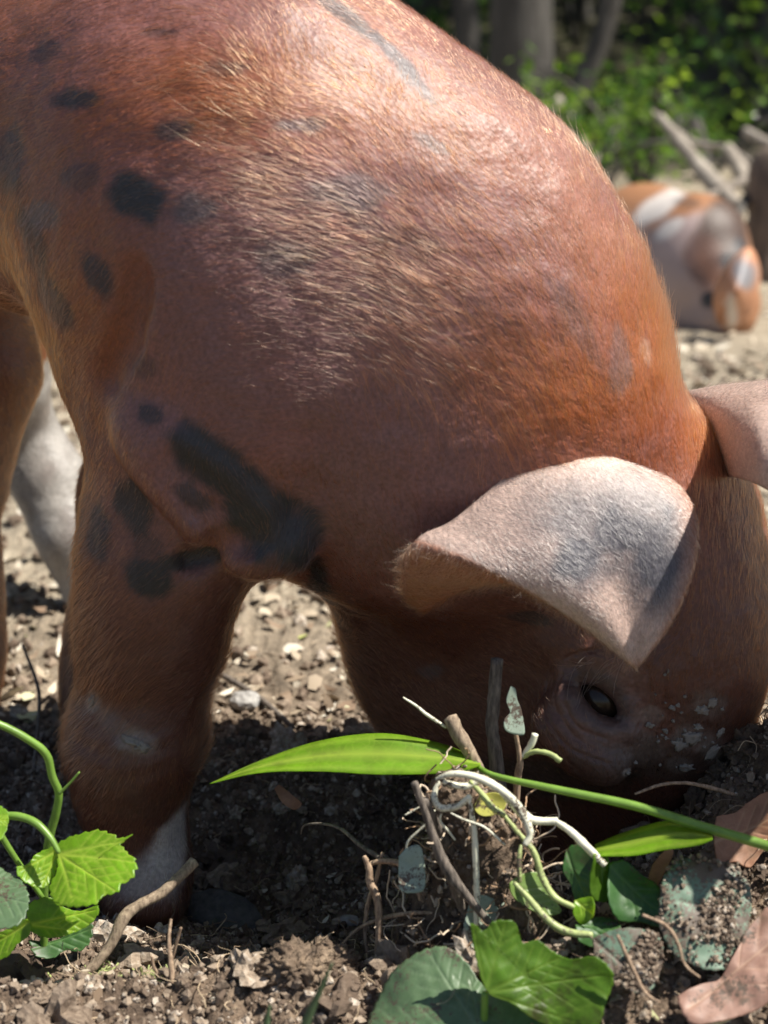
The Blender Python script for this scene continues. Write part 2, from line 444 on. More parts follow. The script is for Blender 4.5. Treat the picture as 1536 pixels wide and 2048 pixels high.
# the far ear points away to the pig's left
def far_ear():
    NT, NS = 30, 30
    base = path([(1372, 790), (1400, 810), (1425, 850), (1445, 900), (1462, 950)], NT)
    bD = np.interp(np.linspace(0, 1, NT), [0, .5, 1], [0.985, 0.965, 0.95])
    top = path([(1372, 790), (1470, 774), (1610, 770), (1820, 810), (2060, 960)], NS)
    low = path([(1462, 950), (1510, 962), (1610, 1005), (1820, 1080), (2060, 960)], NS)
    G = np.zeros((NT, NS, 3))
    for i in range(NT):
        t = i / (NT - 1)
        for j in range(NS):
            s = j / (NS - 1)
            e = top[j] * (1 - t) + low[j] * t
            px = e + (base[i] - (base[0] * (1 - t) + base[-1] * t)) * (1 - s)
            D = bD[i] - 0.15 * s - 0.125 * math.sin(math.pi * t * 0.62) * min(1, 0.3 + 2.2 * s) + 0.02 * s
            G[i, j] = CAM + ray(*px) * D
    return G
FG = far_ear(); na, nb = FG.shape[:2]
MV, MF = thicken(FG, np.full((na, nb), 0.005)); EF, MF = tris(EF), tris(MF)
# ---- skin pattern and coat
PV = np.concatenate([BV, EV, MV]); PF = np.concatenate([BFc, EF + len(BV), MF + len(BV) + len(EV)])
nB, nE = len(BV), len(EV)
isear = np.zeros(len(PV)); isear[nB:] = 1.0
PN = np.concatenate([vnormals(BV, BFc), vnormals(EV, EF), vnormals(MV, MF)])
bvh = BVHTree.FromPolygons([Vector(v) for v in PV], [tuple(f) for f in PF])
bvh_b = BVHTree.FromPolygons([Vector(v) for v in BV], [tuple(f) for f in BFc])
def cast(u, v, tree=None):
    h = (tree or bvh).ray_cast(Vector(CAM), Vector(ray(u, v)).normalized())
    return None if h[0] is None else np.array(h[0])
# patches of the coat: centre, half length, half breadth (photo pixels), turn, colour, strength
DK = (0.030, 0.029, 0.032); GR = (0.105, 0.09, 0.092)
SPOTS = [(140, 197, 48, 22, -5, DK, .9), (345, 260, 36, 20, -10, DK, .8), (268, 388, 66, 40, 35, DK, 1.), (160, 355, 45, 25, 0, DK, .55), (15, 320, 30, 55, 0, DK, .7),
         (395, 420, 45, 35, 0, GR, .8), (65, 490, 75, 26, 65, DK, .75), (110, 610, 60, 32, 45, DK, .75), (195, 552, 52, 22, 60, DK, .85), (85, 430, 40, 25, 20, GR, .7),
         (85, 105, 35, 16, -30, DK, .6), (455, 135, 45, 14, 0, DK, .5), (320, 65, 40, 9, 0, DK, .5), (290, 735, 30, 24, 0, DK, .5), (300, 830, 30, 22, 20, DK, .8),
         (270, 1015, 40, 55, -20, DK, .95), (292, 1090, 36, 26, 60, DK, .55), (195, 1060, 22, 60, 0, DK, .8), (292, 1160, 50, 40, 20, DK, 1.), (415, 1112, 45, 20, -12, DK, .95), (385, 995, 45, 20, 25, DK, .8),
         (450, 960, 130, 45, 42, DK, 1.), (520, 1040, 110, 48, 48, DK, 1.), (560, 1080, 60, 34, 40, DK, 1.), (395, 900, 60, 30, 40, DK, .7), (625, 1130, 22, 70, -15, DK, .9), (640, 1180, 28, 85, -15, DK, .9), (600, 1090, 40, 60, 0, DK, .9),
         (680, 20, 95, 16, 35, DK, .85), (790, 110, 90, 14, 45, GR, .9), (850, 180, 40, 14, 50, GR, .8), (605, 250, 60, 14, 0, GR, .7), (860, 285, 45, 12, 30, GR, .6), (700, 385, 85, 35, 0, GR, .6), (820, 150, 30, 20, 40, GR, .7),
         (770, 460, 110, 30, 20, DK, .35), (560, 520, 60, 35, 0, GR, .5), (1240, 720, 22, 70, 0, GR, .5), (1060, 1235, 50, 14, 10, DK, .7), (860, 1345, 30, 16, 0, GR, .6), (1150, 640, 120, 20, 60, GR, .3)]
MUD = (0.34, 0.31, 0.27)
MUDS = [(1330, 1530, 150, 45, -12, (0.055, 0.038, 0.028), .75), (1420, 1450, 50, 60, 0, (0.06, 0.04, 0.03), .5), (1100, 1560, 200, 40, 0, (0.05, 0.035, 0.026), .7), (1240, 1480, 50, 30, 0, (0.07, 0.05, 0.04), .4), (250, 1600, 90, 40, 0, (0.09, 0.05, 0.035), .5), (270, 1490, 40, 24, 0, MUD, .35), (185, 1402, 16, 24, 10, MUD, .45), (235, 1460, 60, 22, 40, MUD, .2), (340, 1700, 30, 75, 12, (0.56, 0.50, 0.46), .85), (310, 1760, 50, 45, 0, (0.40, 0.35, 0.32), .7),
        (1385, 1480, 36, 24, 0, MUD, .22), (1430, 1500, 22, 30, 40, MUD, .2), (1420, 1410, 30, 24, 0, MUD, .15), (1290, 1500, 40, 30, 0, MUD, .1), (1360, 1530, 26, 16, 0, MUD, .2), (1300, 1430, 30, 20, 0, MUD, .3), (1255, 1545, 10, 8, 0, MUD, .8),
        (1290, 700, 26, 10, 80, (0.5, 0.42, 0.36), .3)]
nz = fbm(PV * 30, 3); nz2 = fbm(PV * 95 + 5, 2); nz3 = fbm(PV * 7 + 9, 3)
zz = PV[:, 2]
w = np.clip(0.5 + 0.7 * nz3 + 0.9 * ((PV - SH) @ BF) / 0.3, 0, 1)[:, None]
skin = np.array((0.20, 0.072, 0.034)) * (1 - w) + np.array((0.215, 0.092, 0.078)) * w
hairc = np.array((0.34, 0.082, 0.020)) * (1 - w) + np.array((0.33, 0.090, 0.036)) * w
skin = skin * (1 + 0.22 * nz)[:, None]; hairc = hairc * (1 + 0.22 * nz3 + 0.1 * nz)[:, None]
# crown, cheek and nose are a deeper red, with shade painted into the colour
dh = np.clip(((PV - POLL) @ HF - 0.0) / 0.10, 0, 1)[:, None] * (1 - isear)[:, None]
skin = skin * (1 - dh) + np.array((0.105, 0.040, 0.026)) * dh; hairc = hairc * (1 - dh) + np.array((0.23, 0.072, 0.030)) * dh
def blot(C, S, soft=0.38, tgt=None):
    for u, v, a, b, ang, col, k in S:
        c = cast(u, v, bvh_b)
        if c is None: continue
        D = (c - CAM) @ FW; n = None
        ca, sa = math.cos(math.radians(ang)), math.sin(math.radians(ang))
        e1, e2 = cast(u + a * ca, v + a * sa, bvh_b), cast(u - b * sa, v + b * ca, bvh_b)
        A = e1 - c if e1 is not None else RT * a / FPX * D
        B = e2 - c if e2 is not None else -UP * b / FPX * D
        if np.linalg.norm(A) > 2.5 * a / FPX * D: A = (RT * ca - UP * sa) * a / FPX * D
        if np.linalg.norm(B) > 2.5 * b / FPX * D: B = (-RT * sa - UP * ca) * b / FPX * D
        p = PV - c; Mx = np.stack([A, B, np.cross(unit(A), unit(B)) * 0.05], 1)
        q = np.linalg.solve(Mx, p.T).T
        r = np.sqrt((q ** 2).sum(1)) + 0.30 * nz + 0.26 * nz2
        m = np.clip((1.0 + soft / 2 - r) / soft, 0, 1) * k * (1 - isear)
        C[:] = C * (1 - m[:, None]) + np.array(col) * m[:, None] * tgt
MV_, OR_, PK_ = (0.215, 0.115, 0.108), (0.25, 0.075, 0.026), (0.29, 0.125, 0.085)  # mauve paints bluish shade on the shoulder, pink the light along the crest
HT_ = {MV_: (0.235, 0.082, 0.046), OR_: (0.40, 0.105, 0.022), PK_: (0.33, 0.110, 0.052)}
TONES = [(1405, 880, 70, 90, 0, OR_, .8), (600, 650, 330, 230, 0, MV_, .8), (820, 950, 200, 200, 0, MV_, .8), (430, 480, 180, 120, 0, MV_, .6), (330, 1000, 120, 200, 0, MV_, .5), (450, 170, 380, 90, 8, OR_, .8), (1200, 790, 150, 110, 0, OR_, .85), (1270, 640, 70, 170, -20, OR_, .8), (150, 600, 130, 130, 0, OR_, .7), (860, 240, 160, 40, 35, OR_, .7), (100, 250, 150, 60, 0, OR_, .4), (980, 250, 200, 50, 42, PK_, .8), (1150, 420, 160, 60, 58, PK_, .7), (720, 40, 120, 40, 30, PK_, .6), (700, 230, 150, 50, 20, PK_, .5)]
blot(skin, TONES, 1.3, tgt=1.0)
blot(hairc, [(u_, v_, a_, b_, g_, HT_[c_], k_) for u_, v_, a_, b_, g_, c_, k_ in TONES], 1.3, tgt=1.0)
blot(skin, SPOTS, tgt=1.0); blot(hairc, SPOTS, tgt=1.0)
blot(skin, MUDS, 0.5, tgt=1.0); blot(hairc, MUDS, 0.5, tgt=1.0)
# the far hind leg is caked in dried grey mud
FH = [atY(20, 800, 1.38), atY(80, 960, 1.39), atY(130, 1090, 1.37), atY(185, 1230, 1.35)]
mud = np.zeros(len(PV))
for a, b in zip(FH[:-1], FH[1:]):
    e = b - a; t = np.clip((PV - a) @ e / (e @ e), 0, 1); mud = np.maximum(mud, np.linalg.norm(PV - a - t[:, None] * e, axis=1) < 0.075)
mud *= (isear == 0) * np.clip(0.95 + 0.3 * nz, 0, 1)
mc = np.array((0.31, 0.295, 0.27)) * (1 + 0.25 * nz)[:, None]
skin = skin * (1 - mud[:, None]) + mc * mud[:, None]; hairc = hairc * (1 - mud[:, None]) + mc * mud[:, None]
# ears: pale skin, slate patch towards the tip, russet rim
eg = np.concatenate([np.zeros(nB), np.ones(nE), np.ones(len(MV))])
ncol = EG.shape[1]; nrow = EG.shape[0]
ti = np.tile(np.repeat(np.linspace(0, 1, nrow), ncol), 2); si = np.tile(np.tile(np.linspace(0, 1, ncol), nrow), 2)
mi = np.tile(np.repeat(np.linspace(0, 1, FG.shape[0]), FG.shape[1]), 2); mj = np.tile(np.tile(np.linspace(0, 1, FG.shape[1]), FG.shape[0]), 2)
T = np.concatenate([np.zeros(nB), ti, mi]); S = np.concatenate([np.zeros(nB), si, mj])
pale = np.array((0.44, 0.325, 0.275)); palh = np.array((0.57, 0.455, 0.38))
rim = np.clip(1 - np.minimum(np.abs(1 - T) / 0.075, np.abs(T - 0.27) / 0.05), 0, 1) * 0.85
rim = np.maximum(rim, np.clip((S - 0.93) / 0.07, 0, 1) * 0.7); rim[nB + nE:] *= 0.1
under = np.zeros(len(PV)); under[nB + nE // 2: nB + nE] = 1; under[nB + nE + len(MV) // 2:] = 1
slate = np.zeros(len(PV))
for u, v, ru, rv, k in ((1225, 1055, 175, 95, .72), (1160, 1120, 70, 55, .92), (1310, 1130, 60, 95, .95), (1250, 1060, 130, 75, .85)):
    pu, pv = proj(PV); r = np.sqrt(((pu - u) / ru) ** 2 + ((pv - v) / rv) ** 2) + 0.28 * nz + 0.2 * nz2
    slate = np.maximum(slate, np.clip((1.4 - r) / 0.85, 0, 1) * min(1, k * 1.15))
slate[:nB] = 0; slate[nB + nE:] = 0
ske = pale * (1 + 0.15 * nz)[:, None]; hae = palh * np.ones((len(PV), 1))
ske = ske * (1 - slate[:, None]) + np.array((0.075, 0.072, 0.085)) * slate[:, None]; hae = hae * (1 - 0.9 * slate[:, None]) + np.array((0.11, 0.107, 0.12)) * 0.9 * slate[:, None]
rus = np.array((0.26, 0.095, 0.04)); rim = np.maximum(rim, under * 0.95); rim[nB:nB + nE] = np.maximum(rim[nB:nB + nE], (T[nB:nB + nE] < 0.25) * 0.95)  # underside and rear curl also go russet, painting in their shade
ske = ske * (1 - rim[:, None]) + rus * rim[:, None]; hae = hae * (1 - rim[:, None]) + rus * 1.2 * rim[:, None]
skin[nB:] = ske[nB:]; hairc[nB:] = hae[nB:]
# lids are greyer and paler
de = np.linalg.norm((PV - EYE) * np.array((1, 1, 1.0)), axis=1); q = np.clip((0.040 - de) / 0.02, 0, 1)[:, None] * (1 - isear)[:, None]
skin = skin * (1 - 0.5 * q) + np.array((0.25, 0.15, 0.125)) * 0.5 * q

de2 = np.sqrt((((PV - EYE) @ e1) / 0.024) ** 2 + (((PV - EYE) @ e2) / 0.0155) ** 2); q = (np.clip((1.15 - de2) / 0.35, 0, 1) * (de < 0.04))[:, None] * (1 - isear)[:, None]
skin = skin * (1 - 0.75 * q) + np.array((0.055, 0.034, 0.030)) * 0.75 * q
PIG = empty('pig', (-0.09, 0.95, -0.03), 'large russet pig with slate-black spots, digging its snout into the soil', 'pig')
pig_me = mesh_from('body', PV, PF)
attr_color(pig_me, 'skin', np.clip(skin, 0.005, 1))
m, nt, nn, ll, bs = new_mat('pig_skin')
at = N(nn, 'ShaderNodeVertexColor', layer_name='skin')
tc = N(nn, 'ShaderNodeTexCoord')
n1 = N(nn, 'ShaderNodeTexNoise', Scale=420.0, Detail=3.0); ll.new(tc.outputs['Object'], n1.inputs['Vector'])
mx = N(nn, 'ShaderNodeMix', data_type='RGBA', blend_type='MULTIPLY'); mx.inputs[0].default_value = 0.55
r1 = ramp(nn, [(0.3, (0.45, 0.42, 0.42)), (0.7, (1.25, 1.2, 1.2))]); ll.new(n1.outputs['Fac'], r1.inputs[0])
ll.new(at.outputs['Color'], mx.inputs[6]); ll.new(r1.outputs[0], mx.inputs[7]); ll.new(mx.outputs[2], bs.inputs['Base Color'])
vo = N(nn, 'ShaderNodeTexVoronoi', Scale=330.0); ll.new(tc.outputs['Object'], vo.inputs['Vector'])
n2 = N(nn, 'ShaderNodeTexNoise', Scale=60.0, Detail=4.0); ll.new(tc.outputs['Object'], n2.inputs['Vector'])
ad = N(nn, 'ShaderNodeMath', operation='MULTIPLY_ADD'); ll.new(n2.outputs['Fac'], ad.inputs[0]); ad.inputs[1].default_value = 2.0; ll.new(vo.outputs['Distance'], ad.inputs[2])
bp = N(nn, 'ShaderNodeBump', Strength=0.5, Distance=0.0005); ll.new(ad.outputs[0], bp.inputs['Height']); ll.new(bp.outputs[0], bs.inputs['Normal'])
bs.inputs['Roughness'].default_value = 0.5
body = keep(add_obj('body', pig_me, m), PIG)

# hair: guide strokes (root pixel, tip pixel, length in mm, lift)
GUIDES = [(640, 200, 560, 190, 12, .25), (300, 150, 220, 175, 13, .25), (80, 120, 20, 150, 12, .25), (450, 300, 370, 290, 12, .25), (620, 420, 530, 410, 16, .3), (840, 100, 780, 50, 7, .45), (760, 60, 690, 30, 10, .3),
          (900, 200, 830, 140, 9, .35), (1000, 220, 950, 160, 7, .5), (1100, 330, 1050, 250, 9, .4), (1190, 400, 1160, 330, 11, .5), (1000, 400, 920, 330, 12, .25), (1250, 550, 1220, 450, 18, .6), (1330, 720, 1300, 600, 26, .6), (1290, 620, 1262, 520, 22, .65),
          (1150, 600, 1090, 480, 14, .25), (1200, 800, 1160, 670, 17, .28), (1330, 880, 1310, 760, 16, .3), (1080, 860, 1030, 760, 20, .35), (1000, 700, 920, 600, 18, .28), (850, 560, 750, 500, 20, .3), (880, 720, 780, 640, 20, .3), (700, 520, 610, 500, 14, .25),
          (600, 700, 520, 690, 8, .2), (420, 560, 340, 560, 9, .2), (500, 800, 430, 800, 8, .2), (800, 850, 780, 770, 7, .2), (900, 900, 890, 820, 7, .22), (700, 950, 690, 860, 7, .22), (760, 1100, 730, 1010, 7, .25), (640, 1150, 612, 1100, 17, .7),
          (150, 450, 110, 520, 10, .25), (60, 600, 30, 650, 10, .3), (190, 680, 160, 740, 10, .4), (280, 700, 260, 770, 9, .25), (350, 850, 320, 930, 8, .25), (480, 1000, 520, 1050, 10, .3), (580, 1095, 560, 1130, 12, .7),
          (300, 1000, 270, 1060, 9, .3), (400, 1150, 350, 1190, 9, .3), (300, 1250, 250, 1290, 9, .35), (420, 1300, 370, 1330, 8, .35), (200, 1250, 165, 1320, 24, .6), (200, 1380, 165, 1440, 24, .6), (350, 1420, 310, 1460, 8, .3), (300, 1560, 280, 1620, 8, .3), (340, 1650, 330, 1710, 8, .3), (200, 1560, 170, 1620, 20, .55),
          (690, 1300, 650, 1250, 17, .8), (720, 1390, 690, 1340, 17, .8), (800, 1350, 750, 1290, 8, .3), (900, 1280, 850, 1230, 8, .25), (1000, 1350, 930, 1310, 7, .22), (950, 1480, 880, 1420, 7, .25), (1080, 1300, 1030, 1250, 8, .3), (1300, 1420, 1290, 1340, 6, .35), (1400, 1350, 1395, 1260, 9, .4), (1450, 1150, 1440, 1040, 12, .3), (1480, 1350, 1470, 1260, 8, .35), (1420, 950, 1400, 860, 24, .45), (1280, 1520, 1270, 1450, 6, .3),
          (1310, 1290, 1345, 1240, 10, .8), (1500, 1250, 1498, 1180, 8, .4)]
gp, gd, gl, gf = [], [], [], []
for u0, v0, u1, v1, L, lf in GUIDES:
    a, b = cast(u0, v0, bvh_b), cast(u1, v1, bvh_b)
    if a is None: continue
    d = b - a if b is not None and np.linalg.norm(b - a) < 0.12 else (RT * (u1 - u0) - UP * (v1 - v0))
    gp.append(a); gd.append(unit(d)); gl.append(L); gf.append(lf)
for a, d, l, f in zip(list(gp), list(gd), list(gl), list(gf)):           # the far side mirrors the near one
    ax, c = (HL, POLL) if (a - POLL) @ HG > -0.03 else (BL, SH)
    k = (a - c) @ ax
    if abs(k) > 0.03:
        gp.append(a - 2 * k * ax); gd.append(d - 2 * (d @ ax) * ax); gl.append(l); gf.append(f)
for p, d in ((HIP + ZUP * 0.17, -BF), (HIP - BL * 0.13, -BF - 0.4 * ZUP), (HIP + BL * 0.13, -BF - 0.4 * ZUP), (atY(-90, 1000, 1.17), -ZUP), (atY(100, 1000, 1.38), -ZUP), (atY(235, 1400, 1.08), -ZUP), (SH - BF * .2 - ZUP * .06, -BF)):
    gp.append(p); gd.append(unit(d)); gl.append(10); gf.append(.3)
gp, gd, gl, gf = map(np.array, (gp, gd, gl, gf))
def roots(V, F, nrm, n, wt=None):
    tri = F
    A = np.linalg.norm(np.cross(V[tri[:, 1]] - V[tri[:, 0]], V[tri[:, 2]] - V[tri[:, 0]]), axis=1)
    if wt is not None: A = A * wt[tri].mean(1)
    t = RNG.choice(len(tri), n, p=A / A.sum()); r1 = np.sqrt(RNG.random(n)); r2 = RNG.random(n)
    W = np.stack([1 - r1, r1 * (1 - r2), r1 * r2], 1); T3 = tri[t]
    P = (V[T3] * W[..., None]).sum(1); Nn = (nrm[T3] * W[..., None]).sum(1); Nn /= np.linalg.norm(Nn, axis=1)[:, None]
    return P, Nn, T3, W
def make_hair(name, P, Nn, D, L, lift, col, rad, mat, parent, K=5, wav=0.15):
    n = len(P)
    D = D - (D * Nn).sum(1)[:, None] * Nn
    D = D / np.maximum(np.linalg.norm(D, axis=1), 1e-9)[:, None]
    side = np.cross(Nn, D); cv = RNG.normal(size=n) * wav; cl = RNG.normal(size=n) * 0.12
    t = np.linspace(0, 1, K)
    pts = np.zeros((n, K, 3), np.float32)
    for k in range(K):
        s = t[k]
        up = lift * (s - 0.55 * s * s) + cl * s * s
        pts[:, k] = P + (D * (s * L)[:, None] + Nn * (np.maximum(up, 0.02 * s) * L)[:, None] + side * (cv * s * s * L)[:, None])
    hc = bpy.data.hair_curves.new(name); hc.add_curves([K] * n)
    hc.points.foreach_set('position', pts.reshape(-1))
    rr = (rad[:, None] * (1 - 0.75 * t[None] ** 1.5)).astype(np.float32)
    hc.points.foreach_set('radius', rr.ravel())
    a = hc.attributes.new('tint', 'FLOAT_COLOR', 'CURVE')
    a.data.foreach_set('color', np.concatenate([col, np.ones((n, 1))], 1).astype(np.float32).ravel())
    o = add_obj(name, hc, mat)
    keep(o, parent)
    return o
hm = bpy.data.materials.new('bristle'); hm.use_nodes = True; hn = hm.node_tree.nodes; hl = hm.node_tree.links
hn.remove(hn['Principled BSDF'])
hb = N(hn, 'ShaderNodeBsdfHairPrincipled'); hb.model = 'CHIANG'; hb.parametrization = 'COLOR'
ha = N(hn, 'ShaderNodeAttribute', attribute_name='tint')
hl.new(ha.outputs['Color'], hb.inputs['Color']); hl.new(hb.outputs[0], hn['Material Output'].inputs[0])
hb.inputs['Roughness'].default_value = 0.22; hb.inputs['Radial Roughness'].default_value = 0.5; hb.inputs['Random Roughness'].default_value = 0.3
NH = 230000
vw = CAM - PV; vw /= np.linalg.norm(vw, axis=1)[:, None]
facing = (PN * vw).sum(1)
wt = np.where(facing > -0.25, 1.0, 0.25); wt *= np.clip(1 - 0.93 * (np.linalg.norm(PV - EYE, axis=1) < 0.030), 0, 1)
pu, pv = proj(PV); wt *= np.where((pu < -120) | (pv < -150), 0.25, 1.0)
wt *= 1 - 0.75 * mud
for u_, v_, a_, b_ in ((600, 680, 300, 200), (820, 950, 180, 180)): wt *= 1 - 0.45 * np.exp(-((pu - u_) / a_) ** 2 - ((pv - v_) / b_) ** 2) * (facing > 0)
P, Nn, T3, W = roots(PV[:nB], PF[:len(BFc)], PN, NH, wt[:nB])
def guide(P, A):
    o = np.zeros((len(P),) + A.shape[1:])
    for i in range(0, len(P), 40000):
        q = P[i:i + 40000]; d2 = ((q[:, None] - gp[None]) ** 2).sum(2); w = 1 / (d2 + 0.012 ** 2) ** 2; w /= w.sum(1)[:, None]
        o[i:i + 40000] = w @ A
    return o
GA = guide(P, np.concatenate([gd, gl[:, None], gf[:, None]], 1))
D = GA[:, :3]; D = D / np.linalg.norm(D, axis=1)[:, None]
clump = np.stack([noise3(P * 130), noise3(P * 130 + 31), noise3(P * 130 + 67)], 1)
D = D + 0.10 * clump + 0.075 * RNG.normal(size=D.shape)
L = GA[:, 3] * 0.00058 * np.clip(RNG.normal(0.9, 0.25, len(P)), 0.35, 2.0)
lng = RNG.random(len(P)) < 0.05; L = np.where(lng, L * 1.7, L)
lift = 0.72 * GA[:, 4] * np.clip(RNG.normal(1, 0.3, len(P)), 0.3, 2)
from mathutils.kdtree import KDTree
kd = KDTree(nB)
for q_ in range(nB): kd.insert(BV[q_], q_)
kd.balance()
Pj = P + D * RNG.uniform(-.007, .005, (len(P), 1)) + RNG.normal(size=P.shape) * .0018       # hairs of both colours mix at the edges of a spot
hc_ = hairc[np.array([kd.find(p_)[1] for p_ in Pj])] * np.clip(RNG.normal(1, 0.2, len(P)), 0.5, 1.7)[:, None]
hc_ = np.where((RNG.random(len(P)) < 0.05)[:, None] & (hc_.sum(1) > 0.3)[:, None], hc_ * np.array((1.25, 1.5, 1.8)), hc_)
dkm = (hc_.sum(1) < 0.16) & (RNG.random(len(P)) < 0.2); hc_[dkm] = np.array((0.24, 0.085, 0.04))
make_hair('bristle_coat', P, Nn, D, L, lift, np.clip(hc_, 0.01, 0.9), np.clip(RNG.normal(0.000066, 0.000022, len(P)), 0.00003, 0.00014), hm, PIG)
# ear hair runs from root to tip
for (Vx, Fx, off, Gx, n, L0) in ((EV, EF, nB, EG, 36000, 0.0036), (MV, MF, nB + nE, FG, 12000, 0.0045)):
    P, Nn, T3, W = roots(Vx, Fx, PN[off:off + len(Vx)], n)
    dv = np.gradient(Gx, axis=1).reshape(-1, 3); dv = np.concatenate([dv, dv])
    if Gx is EG: dv = dv * 0.5 + np.gradient(Gx, axis=0).reshape(-1, 3)[np.tile(np.arange(len(dv) // 2), 2)] * 0.25 - np.array((0, 0, 0.001)) + np.where((T[off:off + len(Vx)] < 0.27)[:, None], np.array((-0.003, 0, -0.0006)), 0)
    D = (dv[T3] * W[..., None]).sum(1); D /= np.linalg.norm(D, axis=1)[:, None]
    D = D + 0.25 * RNG.normal(size=D.shape) + 0.3 * np.stack([noise3(P * 150), noise3(P * 150 + 31), noise3(P * 150 + 67)], 1)
    tt_ = (T[off:off + len(Vx)][T3] * W).sum(1)
    L = L0 * np.clip(RNG.normal(0.9, 0.3, n), 0.4, 2) * np.where(tt_ < 0.27, 2.2, 1.0)
    hc_ = (hairc[off:off + len(Vx)][T3] * W[..., None]).sum(1) * np.clip(RNG.normal(1, 0.25, n), 0.4, 1.8)[:, None]
    make_hair('ear_hair', P, Nn, D, L, np.full(n, 0.22) + 0.2 * (np.abs(tt_ - 0.27) < 0.03) + 0.3 * (tt_ < 0.2), np.clip(hc_, 0.02, 0.9), np.full(n, 0.000065), hm, PIG)
# eye
def uv_sphere(c, r, n=24):
    bm = bmesh.new(); bmesh.ops.create_uvsphere(bm, u_segments=n, v_segments=n // 2, radius=r)
    me = bpy.data.meshes.new('eye'); bm.to_mesh(me); bm.free()
    me.polygons.foreach_set('use_smooth', [True] * len(me.polygons))
    return me
m, nt, nn, ll, bs = new_mat('eye_wet'); bs.inputs['Base Color'].default_value = (0.03, 0.017, 0.011, 1); bs.inputs['Roughness'].default_value = 0.16; bs.inputs['Specular IOR Level'].default_value = 0.35
eo = keep(add_obj('eye', uv_sphere(None, 0.0165), m, loc=ep(0.001, 0.001, -0.0150)), PIG)
# brow whiskers and long bristles near the eye
n = 13; rp = np.array([cast(1165 + 110 * RNG.random(), 1320 + 14 * RNG.normal() * 0.4, bvh_b) for _ in range(n)])
rn = np.tile(ew, (n, 1)); rd = np.array([unit(ex * RNG.normal(-0.6, 0.5) - ey * (0.2 + 0.8 * RNG.random()) + ew * 0.2) for _ in range(n)])
make_hair('eyelash', rp, rn, rd, 0.012 + 0.016 * RNG.random(n), np.full(n, 0.5), np.tile((0.62, 0.42, 0.30), (n, 1)), np.full(n, 0.00013), hm, PIG, K=7, wav=0.35)

# scattered long bristles along neck and shoulder that catch the sun
pu, pv = proj(PV); lw = np.zeros(len(PV))
for u_, v_, r_ in ((560, 400, 90), (640, 450, 90), (760, 560, 110), (850, 660, 120), (820, 760, 100), (900, 780, 110), (1040, 850, 100), (1100, 800, 110), (330, 150, 60), (430, 200, 80), (1310, 640, 50), (1260, 520, 40), (1350, 730, 40), (1180, 360, 40), (950, 560, 140), (1100, 600, 160)):
    lw = np.maximum(lw, np.exp(-((pu - u_) ** 2 + (pv - v_) ** 2) / r_ ** 2))
lw *= (facing > 0.0); lw[nB:] = 0
n = 1900; P, Nn, T3, W = roots(PV, PF, PN, n, lw); GA = guide(P, np.concatenate([gd, gl[:, None], gf[:, None]], 1))
D = GA[:, :3] + .14 * RNG.normal(size=(n, 3))
hc_ = (hairc[T3] * W[..., None]).sum(1) * .4 + np.array((.48, .19, .075)) * .7
make_hair('long_bristles', P, Nn, D, RNG.uniform(.009, .024, n), RNG.uniform(.18, .45, n), np.clip(hc_, .02, .9) * RNG.uniform(.7, 1.15, (n, 1)), RNG.uniform(.00006, .00011, n), hm, PIG, K=6, wav=.14)
# dried mud flaking off muzzle and knee
I2_ = None
def crust(px_list):
    Vs, Fs, o = [], [], 0
    bm_ = bmesh.new(); bmesh.ops.create_icosphere(bm_, subdivisions=3, radius=1.0); v0 = np.array([x.co[:] for x in bm_.verts]); f0 = np.array([[y.index for y in x.verts] for x in bm_.faces]); bm_.free()
    for k, (u_, v_, a_, b_) in enumerate(px_list):
        h = bvh_b.ray_cast(Vector(CAM), Vector(ray(u_, v_)).normalized())
        if h[0] is None: continue
        c, nn_ = np.array(h[0]), np.array(h[1]); t1 = unit(np.cross(nn_, (0.3, 0.2, 1))); t2 = np.cross(nn_, t1); D_ = (c - CAM) @ FW / FPX
        kk = 1 + .85 * noise3(v0 * 1.4 + 9 * k + u_) + .6 * noise3(v0 * 3.5 + 9 * k + v_)
        V_ = c + (v0 * kk[:, None]) @ np.stack([t1 * a_ * D_, t2 * b_ * D_, nn_ * .0012])
        Vs.append(V_); Fs.append(f0 + o); o += len(V_)
    return np.concatenate(Vs), np.concatenate(Fs)
cl = [(1385, 1475, 20, 16), (1360, 1490, 14, 11), (1425, 1505, 12, 20), (1372, 1535, 18, 9), (1405, 1420, 14, 9), (1425, 1405, 8, 12), (1300, 1450, 7, 5), (1255, 1545, 6, 5), (1270, 1525, 5, 4), (1345, 1415, 7, 5), (1330, 1460, 5, 4), (1440, 1465, 7, 10), (262, 1482, 16, 9), (285, 1495, 14, 10), (185, 1400, 8, 12), (1395, 1455, 10, 7)]
for _ in range(26): cl.append((1350 + 50 * RNG.normal(), 1445 + 45 * RNG.normal(), 1.5 + 3 * RNG.random(), 1.5 + 2.5 * RNG.random()))
m, nt, nn, ll, bs = new_mat('dried_mud'); n1 = N(nn, 'ShaderNodeTexNoise', Scale=300.0, Detail=5.0); r1 = ramp(nn, [(.3, (.12, .10, .085)), (.7, (.33, .30, .26))]); ll.new(n1.outputs['Fac'], r1.inputs[0]); ll.new(r1.outputs[0], bs.inputs['Base Color']); bs.inputs['Roughness'].default_value = .95
for c_ in cl[:16]: keep(add_obj('mud_flake', mesh_from('mud_flake', *crust([c_])), m), PIG)
o = keep(add_obj('mud_specks', mesh_from('mud_specks', *crust(cl[16:])), m), PIG); o['kind'] = 'stuff'
